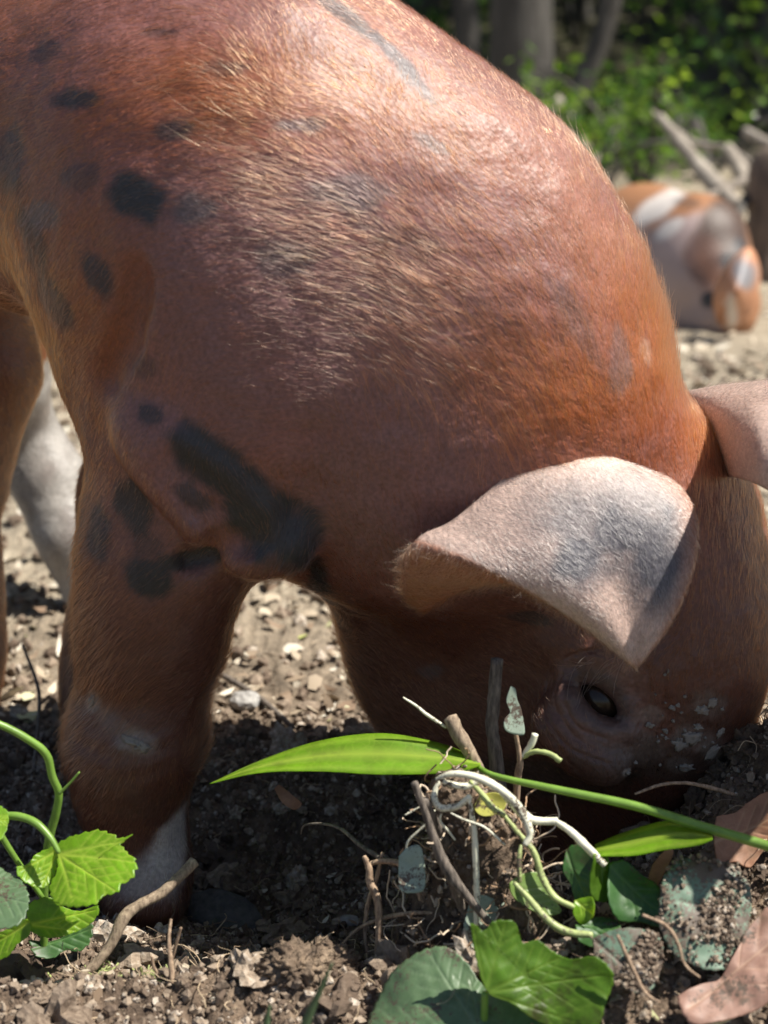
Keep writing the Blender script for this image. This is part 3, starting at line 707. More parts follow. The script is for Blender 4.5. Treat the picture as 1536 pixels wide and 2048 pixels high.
# ------------------------------------------------------------------ ground
def gauss(x, y, cx, cy, sx, sy): return np.exp(-((x - cx) / sx) ** 2 - ((y - cy) / sy) ** 2)
def GZ(x, y, fine=True):
    x = np.asarray(x, dtype=float); y = np.asarray(y, dtype=float)
    near = np.exp(-(np.maximum(np.hypot(x, y - 0.9) - 0.45, 0) / 0.35) ** 2)
    z = 0.0 * x
    z += -0.050 * gauss(x, y, -0.13, 0.90, 0.15, 0.085) - 0.030 * gauss(x, y, 0.02, 0.84, 0.09, 0.06)
    z += 0.105 * gauss(x, y, 0.30, 0.90, 0.13, 0.10) + 0.062 * gauss(x, y, 0.135, 0.705, 0.13, 0.06) + 0.03 * gauss(x, y, 0.26, 0.76, 0.08, 0.06) + 0.072 * gauss(x, y, 0.245, 0.815, 0.07, 0.05)
    z += 0.026 * gauss(x, y, -0.20, 0.695, 0.20, 0.038) + 0.020 * gauss(x, y, -0.06, 0.725, 0.05, 0.03)
    z += 0.02 * gauss(x, y, -0.02, 1.02, 0.06, 0.05) - 0.02 * gauss(x, y, -0.3, 1.0, 0.1, 0.1)
    Q = np.stack([x, y, 0 * x], -1)
    z += 0.012 * fbm(Q * 1.7, 2) * (1 - near) + 0.011 * fbm(Q * 9 + 3, 3) * (0.25 + 0.75 * near)
    if fine:
        b = np.abs(noise3(Q * 42 + 8)) + 0.55 * np.abs(noise3(Q * 95 + 3)) + 0.4 * np.abs(noise3(Q * 210 + 1))
        z += near * 0.0125 * (b - 0.5) + (1 - near) * 0.010 * fbm(Q * 14, 4)
    far = np.clip((y - 3.2) / 12, 0, 1)
    z += far * far * 0.8 + np.maximum(y - 13.0, 0) * 0.30 * np.clip((y - 13.0) / 4, 0, 1)
    return z
def graded(lo, hi, a, b, h, g):
    m = list(np.arange(a, b, h)); s = h; q = m[-1]
    while q < hi: s *= g; q += s; m.append(q)
    s = h; q = m[0]; l = []
    while q > lo: s *= g; q -= s; l.append(q)
    return np.array(l[::-1] + m)
gx = graded(-30, 30, -0.40, 0.42, 0.0020, 1.07); gy = graded(-14, 45, 0.58, 1.10, 0.0020, 1.045)
X, Y = np.meshgrid(gx, gy, indexing='ij')
Zg = GZ(X, Y)
V = np.stack([X, Y, Zg], -1).reshape(-1, 3); ny = len(gy)
i, j = np.meshgrid(np.arange(len(gx) - 1), np.arange(ny - 1), indexing='ij'); q = (i * ny + j).ravel()
Fg = np.stack([q, q + ny, q + ny + 1, q + 1], 1)
gm, nt, nn, ll, bs = new_mat('soil')
geo = N(nn, 'ShaderNodeNewGeometry')
n1 = N(nn, 'ShaderNodeTexNoise', Scale=38.0, Detail=7.0, Roughness=0.65); n2 = N(nn, 'ShaderNodeTexNoise', Scale=240.0, Detail=4.0, Roughness=0.7); n3 = N(nn, 'ShaderNodeTexNoise', Scale=2.3, Detail=4.0)
for n_ in (n1, n2, n3): ll.new(geo.outputs['Position'], n_.inputs['Vector'])
sep = N(nn, 'ShaderNodeSeparateXYZ'); ll.new(geo.outputs['Position'], sep.inputs[0])
c1 = ramp(nn, [(0.30, (0.085, 0.062, 0.047)), (0.5, (0.15, 0.108, 0.078)), (0.70, (0.30, 0.225, 0.16))]); ll.new(n1.outputs['Fac'], c1.inputs[0])
c2 = ramp(nn, [(0.30, (0.22, 0.185, 0.14)), (0.5, (0.34, 0.29, 0.22)), (0.68, (0.46, 0.40, 0.31))]); ll.new(n1.outputs['Fac'], c2.inputs[0])
mr = N(nn, 'ShaderNodeMapRange'); mr.inputs[1].default_value = 0.98; mr.inputs[2].default_value = 1.45; ll.new(sep.outputs['Y'], mr.inputs[0])
mm = N(nn, 'ShaderNodeMath', operation='MULTIPLY_ADD'); ll.new(n3.outputs['Fac'], mm.inputs[0]); mm.inputs[1].default_value = 0.8; mm.inputs[2].default_value = -0.4
ma = N(nn, 'ShaderNodeMath', operation='ADD', use_clamp=True); ll.new(mr.outputs[0], ma.inputs[0]); ll.new(mm.outputs[0], ma.inputs[1])
mx = N(nn, 'ShaderNodeMix', data_type='RGBA'); ll.new(ma.outputs[0], mx.inputs[0]); ll.new(c1.outputs[0], mx.inputs[6]); ll.new(c2.outputs[0], mx.inputs[7])
m2 = N(nn, 'ShaderNodeMix', data_type='RGBA', blend_type='MULTIPLY'); m2.inputs[0].default_value = 0.8
r2 = ramp(nn, [(0.3, (0.5, 0.5, 0.5)), (0.72, (1.3, 1.27, 1.22))]); ll.new(n2.outputs['Fac'], r2.inputs[0]); ll.new(mx.outputs[2], m2.inputs[6]); ll.new(r2.outputs[0], m2.inputs[7])
fr = N(nn, 'ShaderNodeMapRange'); fr.inputs[1].default_value = 6.0; fr.inputs[2].default_value = 8.0; ll.new(sep.outputs['Y'], fr.inputs[0])
m3 = N(nn, 'ShaderNodeMix', data_type='RGBA'); ll.new(fr.outputs[0], m3.inputs[0]); ll.new(m2.outputs[2], m3.inputs[6]); m3.inputs[7].default_value = (0.045, 0.042, 0.022, 1)
ll.new(m3.outputs[2], bs.inputs['Base Color']); bs.inputs['Roughness'].default_value = 0.95; bs.inputs['Specular IOR Level'].default_value = 0.2
bp = N(nn, 'ShaderNodeBump', Strength=0.9, Distance=0.004); ll.new(n2.outputs['Fac'], bp.inputs['Height']); ll.new(bp.outputs[0], bs.inputs['Normal'])
add_obj('ground', mesh_from('ground', V, Fg), gm, kind='structure', label='dug-over dark forest soil with dry pale earth behind')

# ---- crumbs, fibres and litter: nobody could count them
def ico(sub):
    bm = bmesh.new(); bmesh.ops.create_icosphere(bm, subdivisions=sub, radius=1.0)
    v = np.array([x.co[:] for x in bm.verts]); f = np.array([[y.index for y in x.verts] for x in bm.faces]); bm.free(); return v, f
I1 = ico(1); I2 = ico(2); I3 = ico(3)
def scatter_clods(n, region, rmin, rmax, base, sink=0.25, amp=0.35, pw=3.0):
    v0, f0 = base; x = RNG.uniform(region[0], region[1], n); y = RNG.uniform(region[2], region[3], n)
    r = rmin + (rmax - rmin) * RNG.random(n) ** pw
    z = GZ(x, y) + r * (0.55 - sink)
    Vs = []
    sc = RNG.uniform(0.6, 1.25, (n, 3)); ph = RNG.uniform(0, 100, (n, 3)); an = RNG.uniform(0, 6.28, n)
    P = v0[None] * (1 + amp * noise3(v0[None] * 1.3 + ph[:, None]) + 0.5 * amp * noise3(v0[None] * 3.1 + ph[:, None]))[..., None] * sc[:, None]
    c, s = np.cos(an)[:, None], np.sin(an)[:, None]
    P = np.stack([P[..., 0] * c - P[..., 1] * s, P[..., 0] * s + P[..., 1] * c, P[..., 2]], -1) * r[:, None, None] + np.stack([x, y, z], 1)[:, None]
    F = f0[None] + (np.arange(n) * len(v0))[:, None, None]
    return P.reshape(-1, 3), F.reshape(-1, 3)
cm, nt, nn, ll, bs = new_mat('soil_crumb')
geo = N(nn, 'ShaderNodeNewGeometry'); n1 = N(nn, 'ShaderNodeTexNoise', Scale=300.0, Detail=5.0); ll.new(geo.outputs['Position'], n1.inputs['Vector'])
cr = ramp(nn, [(0.0, (0.07, 0.051, 0.04)), (0.45, (0.125, 0.090, 0.066)), (0.8, (0.30, 0.235, 0.175)), (1.0, (0.52, 0.46, 0.39))])
ma = N(nn, 'ShaderNodeMath', operation='MULTIPLY_ADD'); ll.new(n1.outputs['Fac'], ma.inputs[0]); ma.inputs[1].default_value = 0.7
mb_ = N(nn, 'ShaderNodeMath', operation='MULTIPLY_ADD'); ll.new(geo.outputs['Random Per Island'], mb_.inputs[0]); mb_.inputs[1].default_value = 0.62; mb_.inputs[2].default_value = -0.06
ll.new(mb_.outputs[0], ma.inputs[2]); ll.new(ma.outputs[0], cr.inputs[0]); ll.new(cr.outputs[0], bs.inputs['Base Color']); bs.inputs['Roughness'].default_value = 0.95
bs.inputs['Specular IOR Level'].default_value = 0.2
bp = N(nn, 'ShaderNodeBump', Strength=0.8, Distance=0.002); ll.new(n1.outputs['Fac'], bp.inputs['Height']); ll.new(bp.outputs[0], bs.inputs['Normal'])
A = scatter_clods(56000, (-0.36, 0.40, 0.60, 1.12), 0.0006, 0.0036, I1, amp=0.9, pw=3.5)
B = scatter_clods(420, (-0.34, 0.38, 0.60, 1.10), 0.004, 0.014, I3, amp=1.1, sink=0.5)
C_ = scatter_clods(9000, (-0.9, 0.9, 1.05, 2.6), 0.0015, 0.010, I1)
V = np.concatenate([A[0], B[0], C_[0]]); F = np.concatenate([A[1], B[1] + len(A[0]), C_[1] + len(A[0]) + len(B[0])])
add_obj('soil_crumbs', mesh_from('soil_crumbs', V, F, False), cm, kind='stuff', label='crumbled dark soil and small clods over the dug ground')
# dry leaf and straw litter on the trampled ground behind
lm, nt, nn, ll, bs = new_mat('dry_litter')
geo = N(nn, 'ShaderNodeNewGeometry')
cr = ramp(nn, [(0.0, (0.16, 0.10, 0.06)), (0.35, (0.34, 0.27, 0.19)), (0.75, (0.50, 0.43, 0.33)), (0.93, (0.60, 0.55, 0.46)), (1.0, (0.40, 0.42, 0.14))])
ll.new(geo.outputs['Random Per Island'], cr.inputs[0]); ll.new(cr.outputs[0], bs.inputs['Base Color']); bs.inputs['Roughness'].default_value = 0.75
def flakes(n, reg, smin, smax, up=0.004):
    x = RNG.uniform(reg[0], reg[1], n); y = reg[2] + (reg[3] - reg[2]) * RNG.random(n) ** 1.5; z = GZ(x, y) + up * RNG.random(n) + 0.002
    a = RNG.uniform(0, 6.28, n); L = RNG.uniform(smin, smax, n); Wd = L * RNG.uniform(0.15, 0.6, n); cv = RNG.normal(0, 0.25, n); tl = RNG.normal(0, 0.25, (n, 2))
    g = np.array([(-1, 0), (-0.35, -1), (-0.35, 1), (0.4, -0.8), (0.4, 0.8), (1, 0)], float)
    u = g[None, :, 0] * L[:, None] / 2; v = g[None, :, 1] * Wd[:, None] / 2
    w = cv[:, None] * (g[None, :, 0] ** 2) * L[:, None] * 0.5 + u * tl[:, :1] + v * tl[:, 1:] * 2 + 0.2 * L[:, None] * np.abs(cv)[:, None]
    c, s = np.cos(a)[:, None], np.sin(a)[:, None]
    P = np.stack([u * c - v * s + x[:, None], u * s + v * c + y[:, None], w + z[:, None]], -1)
    f = np.array([(0, 1, 2), (1, 3, 2), (2, 3, 4), (3, 5, 4)])
    return P.reshape(-1, 3), (f[None] + (np.arange(n) * 6)[:, None, None]).reshape(-1, 3)
A0 = flakes(6000, (-1.2, 1.2, 1.12, 2.6), 0.006, 0.024); A = flakes(6000, (-1.6, 2.6, 1.9, 6.5), 0.012, 0.045); A = (np.concatenate([A0[0], A[0]]), np.concatenate([A0[1], A[1] + len(A0[0])])); B = flakes(900, (-0.5, 0.45, 0.62, 1.25), 0.003, 0.010)
add_obj('leaf_litter', mesh_from('leaf_litter', np.concatenate([A[0], B[0]]), np.concatenate([A[1], B[1] + len(A[0])])), lm, kind='stuff', label='dry leaf and straw litter on the trampled ground')
# fine rootlets in the soil
n = 2600; x = RNG.uniform(-0.36, 0.40, n); y = RNG.uniform(0.60, 1.05, n); z = GZ(x, y)
P = np.stack([x, y, z], 1); D = RNG.normal(size=(n, 3)) * np.array((1, 1, 0.35))
fm, nt, nn, ll, bs = new_mat('rootlet'); at = N(nn, 'ShaderNodeAttribute', attribute_name='tint'); ll.new(at.outputs['Color'], bs.inputs['Base Color']); bs.inputs['Roughness'].default_value = 0.7
def curls(name, P, L, rad, col, mat, K=9, wig=0.8, gz=None):
    n = len(P); d = RNG.normal(size=(n, 3)) * np.array((1, 1, 0.5)); d /= np.linalg.norm(d, axis=1)[:, None]
    pts = np.zeros((n, K, 3), np.float32); p = P.copy()
    for k in range(K):
        pts[:, k] = p; d = d + wig * 0.5 * RNG.normal(size=d.shape) * np.array((1, 1, 0.6)); d /= np.linalg.norm(d, axis=1)[:, None]
        p = p + d * (L / K)[:, None]
        if gz: p[:, 2] = np.clip(p[:, 2], GZ(p[:, 0], p[:, 1], False) - 0.004, GZ(p[:, 0], p[:, 1], False) + gz)
    hc = bpy.data.hair_curves.new(name); hc.add_curves([K] * n); hc.points.foreach_set('position', pts.reshape(-1))
    hc.points.foreach_set('radius', np.repeat(rad, K).astype(np.float32))
    a = hc.attributes.new('tint', 'FLOAT_COLOR', 'CURVE'); a.data.foreach_set('color', np.concatenate([col, np.ones((n, 1))], 1).astype(np.float32).ravel())
    return add_obj(name, hc, mat)
rc = np.where((RNG.random(n) < 0.45)[:, None], np.array((0.45, 0.34, 0.22)), np.array((0.17, 0.115, 0.075))) * RNG.uniform(0.7, 1.2, (n, 1))
o = curls('rootlets', P, RNG.uniform(0.008, 0.045, n), RNG.uniform(0.00012, 0.0004, n), rc, fm, gz=0.02)
o['kind'] = 'stuff'; o['label'] = 'tangle of fine brown rootlets in the dug soil'

# ------------------------------------------------------------------ shared builders
def tube(pts, rads, sides=9, rough=0.0, seed=0, sub=5, cap=True):
    P = path(pts, (len(pts) - 1) * sub + 1); R = np.interp(np.linspace(0, 1, len(P)), np.linspace(0, 1, len(rads)), rads)
    V, F = [], []; n = len(P); T = np.gradient(P, axis=0); T /= np.maximum(np.linalg.norm(T, axis=1), 1e-9)[:, None]
    a = np.cross(T[0], (0.31, 0.2, 0.93)); a /= np.linalg.norm(a)
    for i in range(n):
        a = a - (a @ T[i]) * T[i]; a /= np.linalg.norm(a); b = np.cross(T[i], a)
        for s in range(sides):
            th = 2 * math.pi * s / sides
            V.append(P[i] + R[i] * (a * math.cos(th) + b * math.sin(th)))
    V = np.array(V)
    if rough:
        C = np.repeat(P, sides, axis=0); k = noise3(V / max(rads) * 0.9 + seed) + 0.5 * noise3(V / max(rads) * 2.3 + seed)
        V = C + (V - C) * (1 + rough * k)[:, None]
    for i in range(n - 1):
        for s in range(sides):
            t = (s + 1) % sides; F.append((i * sides + s, i * sides + t, (i + 1) * sides + t, (i + 1) * sides + s))
    V = list(map(tuple, V)); F = [tuple(f) for f in F]
    if cap:
        for e, i in ((0, 0), (1, n - 1)):
            V.append(tuple(P[i] + T[i] * R[i] * (0.25 if e else -0.25))); c = len(V) - 1
            for s in range(sides):
                t = (s + 1) % sides; f = (i * sides + s, i * sides + t, c, c); F.append(f[:3] if e else (f[1], f[0], c))
    return V, F
def mesh_py(name, V, F, smooth=True):
    me = bpy.data.meshes.new(name); me.from_pydata([tuple(v) for v in V], [], F); me.update()
    me.polygons.foreach_set('use_smooth', [smooth] * len(me.polygons)); return me
def merge(parts):
    V, F = [], []
    for v, f in parts:
        o = len(V); V += list(v); F += [tuple(i + o for i in q) for q in f]
    return V, F
def bark_mat(name, dark, light, scale=60.0, stretch=0.25):
    m, nt, nn, ll, bs = new_mat(name); tc = N(nn, 'ShaderNodeTexCoord'); mp = N(nn, 'ShaderNodeMapping'); mp.inputs['Scale'].default_value = (1, 1, stretch)
    ll.new(tc.outputs['Object'], mp.inputs[0]); n1 = N(nn, 'ShaderNodeTexNoise', Scale=scale, Detail=6.0, Roughness=0.65); ll.new(mp.outputs[0], n1.inputs['Vector'])
    r = ramp(nn, [(0.32, dark), (0.68, light)]); ll.new(n1.outputs['Fac'], r.inputs[0]); ll.new(r.outputs[0], bs.inputs['Base Color']); bs.inputs['Roughness'].default_value = 0.85
    bp = N(nn, 'ShaderNodeBump', Strength=0.8, Distance=0.25 / scale); ll.new(n1.outputs['Fac'], bp.inputs['Height']); ll.new(bp.outputs[0], bs.inputs['Normal'])
    return m
TREE_BARK = bark_mat('tree_bark', (0.03, 0.026, 0.022), (0.10, 0.09, 0.078), 14.0)
DEAD_WOOD = bark_mat('dead_wood', (0.16, 0.13, 0.105), (0.40, 0.35, 0.29), 14.0)
def leaf_mat(name, cols, trans=0.45, rough=0.4):
    m, nt, nn, ll, bs = new_mat(name); geo = N(nn, 'ShaderNodeNewGeometry')
    r = ramp(nn, [(k / max(1, len(cols) - 1), c) for k, c in enumerate(cols)]); ll.new(geo.outputs['Random Per Island'], r.inputs[0]); ll.new(r.outputs[0], bs.inputs['Base Color'])
    bs.inputs['Roughness'].default_value = rough
    tr = N(nn, 'ShaderNodeBsdfTranslucent'); hs = N(nn, 'ShaderNodeMix', data_type='RGBA', blend_type='MULTIPLY'); hs.inputs[0].default_value = 1.0; hs.inputs[7].default_value = (1.6, 1.5, 0.5, 1)
    ll.new(r.outputs[0], hs.inputs[6]); ll.new(hs.outputs[2], tr.inputs['Color'])
    mx = N(nn, 'ShaderNodeMixShader'); mx.inputs[0].default_value = trans; ll.new(bs.outputs[0], mx.inputs[1]); ll.new(tr.outputs[0], mx.inputs[2]); ll.new(mx.outputs[0], nn['Material Output'].inputs[0])
    return m
LEAF_BG = leaf_mat('woodland_leaf', [(0.02, 0.06, 0.016), (0.045, 0.11, 0.026), (0.08, 0.17, 0.035), (0.16, 0.27, 0.06)], 0.4, 0.25)
def leaf_cloud(c, r, n, size, shell=0.35, seed=0):
    rg = np.random.default_rng(seed + 100)
    d = rg.normal(size=(n, 3)); d /= np.linalg.norm(d, axis=1)[:, None]; k = (shell + (1 - shell) * rg.random(n)) ** 0.7
    P = np.array(c) + d * np.array(r) * k[:, None]
    P = P + 0.22 * np.array(r) * np.stack([noise3(P * 1.4 + s + seed) for s in (0, 20, 40)], 1)
    keepm = noise3(P * 1.9 + seed * 3.1) > -0.22; P = P[keepm]; n = len(P)
    nr = rg.normal(size=(n, 3)) + np.array((0, 0, 1.1)); nr /= np.linalg.norm(nr, axis=1)[:, None]
    a = np.cross(nr, rg.normal(size=(n, 3))); a /= np.linalg.norm(a, axis=1)[:, None]; b = np.cross(nr, a)
    s = size * rg.uniform(0.55, 1.3, n)[:, None]
    V = np.stack([P - a * s * .5, P + b * s * .28 - nr * s * .06, P + a * s * .5, P - b * s * .28 - nr * s * .06], 1).reshape(-1, 3)
    return V, np.arange(4 * n).reshape(-1, 4)
# ------------------------------------------------------------------ woodland behind
def tree(name, base, h, r, lean, label, crown_r, seed, leaves=2600, bark=None):
    rg = random.Random(seed); x, y = base; z = float(GZ(x, y)) - 0.05
    t = empty(name, (x, y, z), label, 'tree', 'trees of the woodland edge')
    top = np.array((lean[0], lean[1], h)); pts = [np.array((0, 0, 0)), top * 0.12 + np.array((rg.gauss(0, .02), 0, 0)), top * 0.4 + np.array((rg.gauss(0, .05), rg.gauss(0, .05), 0)), top * 0.75, top]
    parts = [tube(pts, [r * 1.5, r * 1.08, r * .9, r * .6, r * .2], 14, 0.10, seed, 6)]
    cl = []
    for k in range(7):
        f = 0.42 + 0.5 * k / 6; a = rg.uniform(0, 6.28); p0 = top * f; L = crown_r * rg.uniform(.6, 1.0)
        p1 = p0 + np.array((math.cos(a) * L, math.sin(a) * L, L * 0.45)); parts.append(tube([p0, (p0 + p1) / 2 + np.array((0, 0, .1)), p1], [r * .4, r * .25, r * .08], 7, 0.1, seed + k, 4)); cl.append(p1)
    V, F = merge(parts); add_obj('trunk', mesh_py('trunk', V, F), bark or TREE_BARK, t)
    cs = [leaf_cloud(c, (crown_r * .62, crown_r * .62, crown_r * .45), leaves // 8, 0.24, 0.1, seed * 13 + q) for q, c in enumerate(cl + [top])]
    o = 0; Vs, Fs = [], []
    for v, f in cs: Vs.append(v); Fs.append(f + o); o += len(v)
    add_obj('crown', mesh_from('crown', np.concatenate(Vs), np.concatenate(Fs)), LEAF_BG, t)
def px_tree(u, v_base, Y): return float(atY(u, v_base, Y)[0]), Y
tree('woodland_tree', px_tree(1035, 380, 6.3), 7.5, 0.105, (-0.25, 0.2), 'thick grey trunk rising directly behind the spotted pig\'s back', 1.7, 1)
tree('woodland_tree', px_tree(938, 390, 7.0), 6.5, 0.05, (-0.75, 0.1), 'thin dark trunk leaning beside the thick grey trunk', 1.2, 2)
tree('woodland_tree', px_tree(1412, 300, 8.8), 8.5, 0.11, (0.05, 0.3), 'straight dark trunk standing in the shade behind the leafy shrubs', 1.9, 3)
tree('woodland_tree', px_tree(1528, 300, 8.4), 7.0, 0.075, (0.1, 0.2), 'slim dark trunk close to the straight trunk behind the shrubs', 1.5, 4)
rg = random.Random(5)
for k, (x, y) in enumerate(((-3.6, 9.4), (-1.5, 10.6), (0.6, 11.5), (2.6, 11.0), (4.6, 12.4), (6.4, 10.2), (-0.2, 13.6), (1.7, 14.2), (3.5, 14.8), (8.2, 12.5), (-5.5, 11.8), (3.2, 8.0), (5.4, 7.6), (7.4, 8.6), (9.5, 9.6), (2.0, 9.6), (4.0, 9.8), (0.2, 9.2))):  # unseen trees to the right added so their crowns shade the background
    tree('woodland_tree', (x, y), rg.uniform(6.5, 9.5), rg.uniform(.07, .13), (rg.gauss(0, .2), rg.gauss(0, .2)), 'tree deep in the shaded woodland', rg.uniform(1.5, 2.1), 20 + k, 2600)
# leaning pale branch snag against the thick trunk
def snag(name, pts, rads, mat, label, cat='branch', group=None, rough=0.15, seed=0, sides=10):
    P = [np.array(p) for p in pts]; b = P[0]
    V, F = tube([p - b for p in P], rads, sides, rough, seed, 5)
    return add_obj(name, mesh_py(name, V, F), mat, None, label, cat, group, loc=b)
snag('leaning_branch', [atY(1120, 300, 5.6), atY(1140, 220, 5.6), atY(1190, 110, 5.6), atY(1225, -10, 5.6), atY(1240, -200, 5.6)], [.045, .042, .038, .036, .03], TREE_BARK, 'dark branch leaning up to the right of the thick grey trunk')
snag('broken_branch', [atY(1085, 195, 5.4), atY(1112, 225, 5.4), atY(1135, 270, 5.4), atY(1165, 300, 5.4), atY(1195, 345, 5.3)], [.03, .05, .035, .05, .02], DEAD_WOOD, 'pale broken branch stub at the foot of the leaning branch', rough=0.5)
snag('fallen_branch', [atY(1320, 235, 4.4), atY(1380, 310, 4.2), atY(1430, 370, 4.0), atY(1475, 415, 3.9)], [.013, .02, .024, .02], DEAD_WOOD, 'pale fallen branch sloping down to the sleeping pig')
snag('fallen_branch', [atY(1455, 300, 4.5), atY(1480, 340, 4.3), atY(1500, 385, 4.1)], [.02, .024, .016], DEAD_WOOD, 'short pale dead branch beside the stump')
snag('fallen_branch', [atY(1490, 262, 4.2), atY(1540, 290, 4.1), atY(1600, 320, 4.0)], [.012, .015, .012], DEAD_WOOD, 'pale stick poking out above the stump')
snag('fallen_branch', [atY(1305, 225, 5.0), atY(1350, 262, 4.9), atY(1395, 290, 4.8), atY(1460, 300, 4.7), atY(1530, 350, 4.6)], [.008, .012, .012, .01, .008], DEAD_WOOD, 'thin crooked dead branch lying through the sunlit shrubs', rough=.3)
snag('fallen_branch', [atY(1395, 395, 3.9), atY(1440, 385, 3.95), atY(1490, 360, 4.0), atY(1545, 345, 4.1)], [.006, .01, .012, .014], DEAD_WOOD, 'thin twisted branch crossing behind the sleeping pig', rough=.3)
snag('fallen_branch', [atY(1460, 470, 3.4), atY(1480, 420, 3.5), atY(1510, 370, 3.6), atY(1525, 310, 3.7)], [.008, .012, .012, .008], TREE_BARK, 'thin dark branch leaning on the stump', rough=.3)
STUMP_M = bark_mat('stump_bark', (0.07, 0.05, 0.038), (0.21, 0.155, 0.115), 18.0)
snag('tree_stump', [atY(1560, 590, 3.55), atY(1552, 520, 3.55), atY(1545, 430, 3.55), atY(1560, 340, 3.55), atY(1570, 300, 3.55)], [.12, .085, .075, .07, .05], STUMP_M, 'rough brown tree stump behind the sleeping pig', 'stump', rough=0.35, sides=16)
# shrubs
def shrub(base, r, h, n, size, label, seed, mat=None):
    x, y = base; z = float(GZ(x, y)); t = empty('leafy_shrub', (x, y, z), label, 'shrub', 'shrubs of the woodland edge')
    rg = np.random.default_rng(seed); st = []; cs = []
    for k in range(6):
        a = rg.uniform(0, 6.28); tip = np.array((math.cos(a) * r * rg.uniform(.3, .9), math.sin(a) * r * rg.uniform(.3, .9), h * rg.uniform(.45, 1.0)))
        st.append(tube([np.zeros(3), tip * .5 + np.array((0, 0, .08)), tip], [.014, .01, .004], 6, 0, k, 4)); cs.append(leaf_cloud(tip * np.array((1, 1, .8)), (r * .5, r * .5, h * .34), n // 6, size, 0.1, seed * 7 + k))
    add_obj('stem', mesh_py('stem', *merge(st)), TREE_BARK, t)
    o = 0; Vs, Fs = [], []
    for v, f in cs: Vs.append(v); Fs.append(f + o); o += len(v)
    V = np.concatenate(Vs); V[:, 2] = np.abs(V[:, 2]) + .01
    add_obj('foliage', mesh_from('foliage', V, np.concatenate(Fs)), mat or LEAF_BG, t)
LEAF_SUN = leaf_mat('sunny_leaf', [(0.03, 0.075, 0.016), (0.07, 0.15, 0.03), (0.20, 0.31, 0.07)], 0.45, 0.16)  # lighter, glossier leaf copy; sunlight on the front shrubs painted into it
shrub(px_tree(1290, 380, 5.2), .42, .46, 460, .045, 'bright sunlit leafy shrub behind the sleeping pig', 1, LEAF_SUN)
shrub(px_tree(1420, 360, 5.9), .5, .46, 480, .05, 'sunlit shrub below the straight dark trunk', 2, LEAF_SUN)
shrub(px_tree(1180, 400, 5.0), .3, .34, 450, .04, 'low sunlit sprig between the broken branch and the sleeping pig', 3, LEAF_SUN)
shrub(px_tree(1560, 330, 7.0), .6, .9, 800, .06, 'leafy shrub behind the brown stump', 4, LEAF_SUN)
shrub(px_tree(840, 330, 8.0), .6, 1.0, 800, .06, 'bright green shrub left of the thin dark trunk', 5, LEAF_SUN)
for k in range(33):
    x = (-5.5 + 13.5 * (k % 11) / 10) * (1 + .3 * (k // 11)) + rg.gauss(0, .3); y = 9.2 + 3.2 * (k // 11) + rg.gauss(0, .4)
    shrub((x, y), 1.1 + .35 * (k // 11), 2.1 + 0.7 * (k // 11), 1700, .085 + .05 * (k // 11), 'tall dark shrub of the woodland undergrowth', 40 + k)
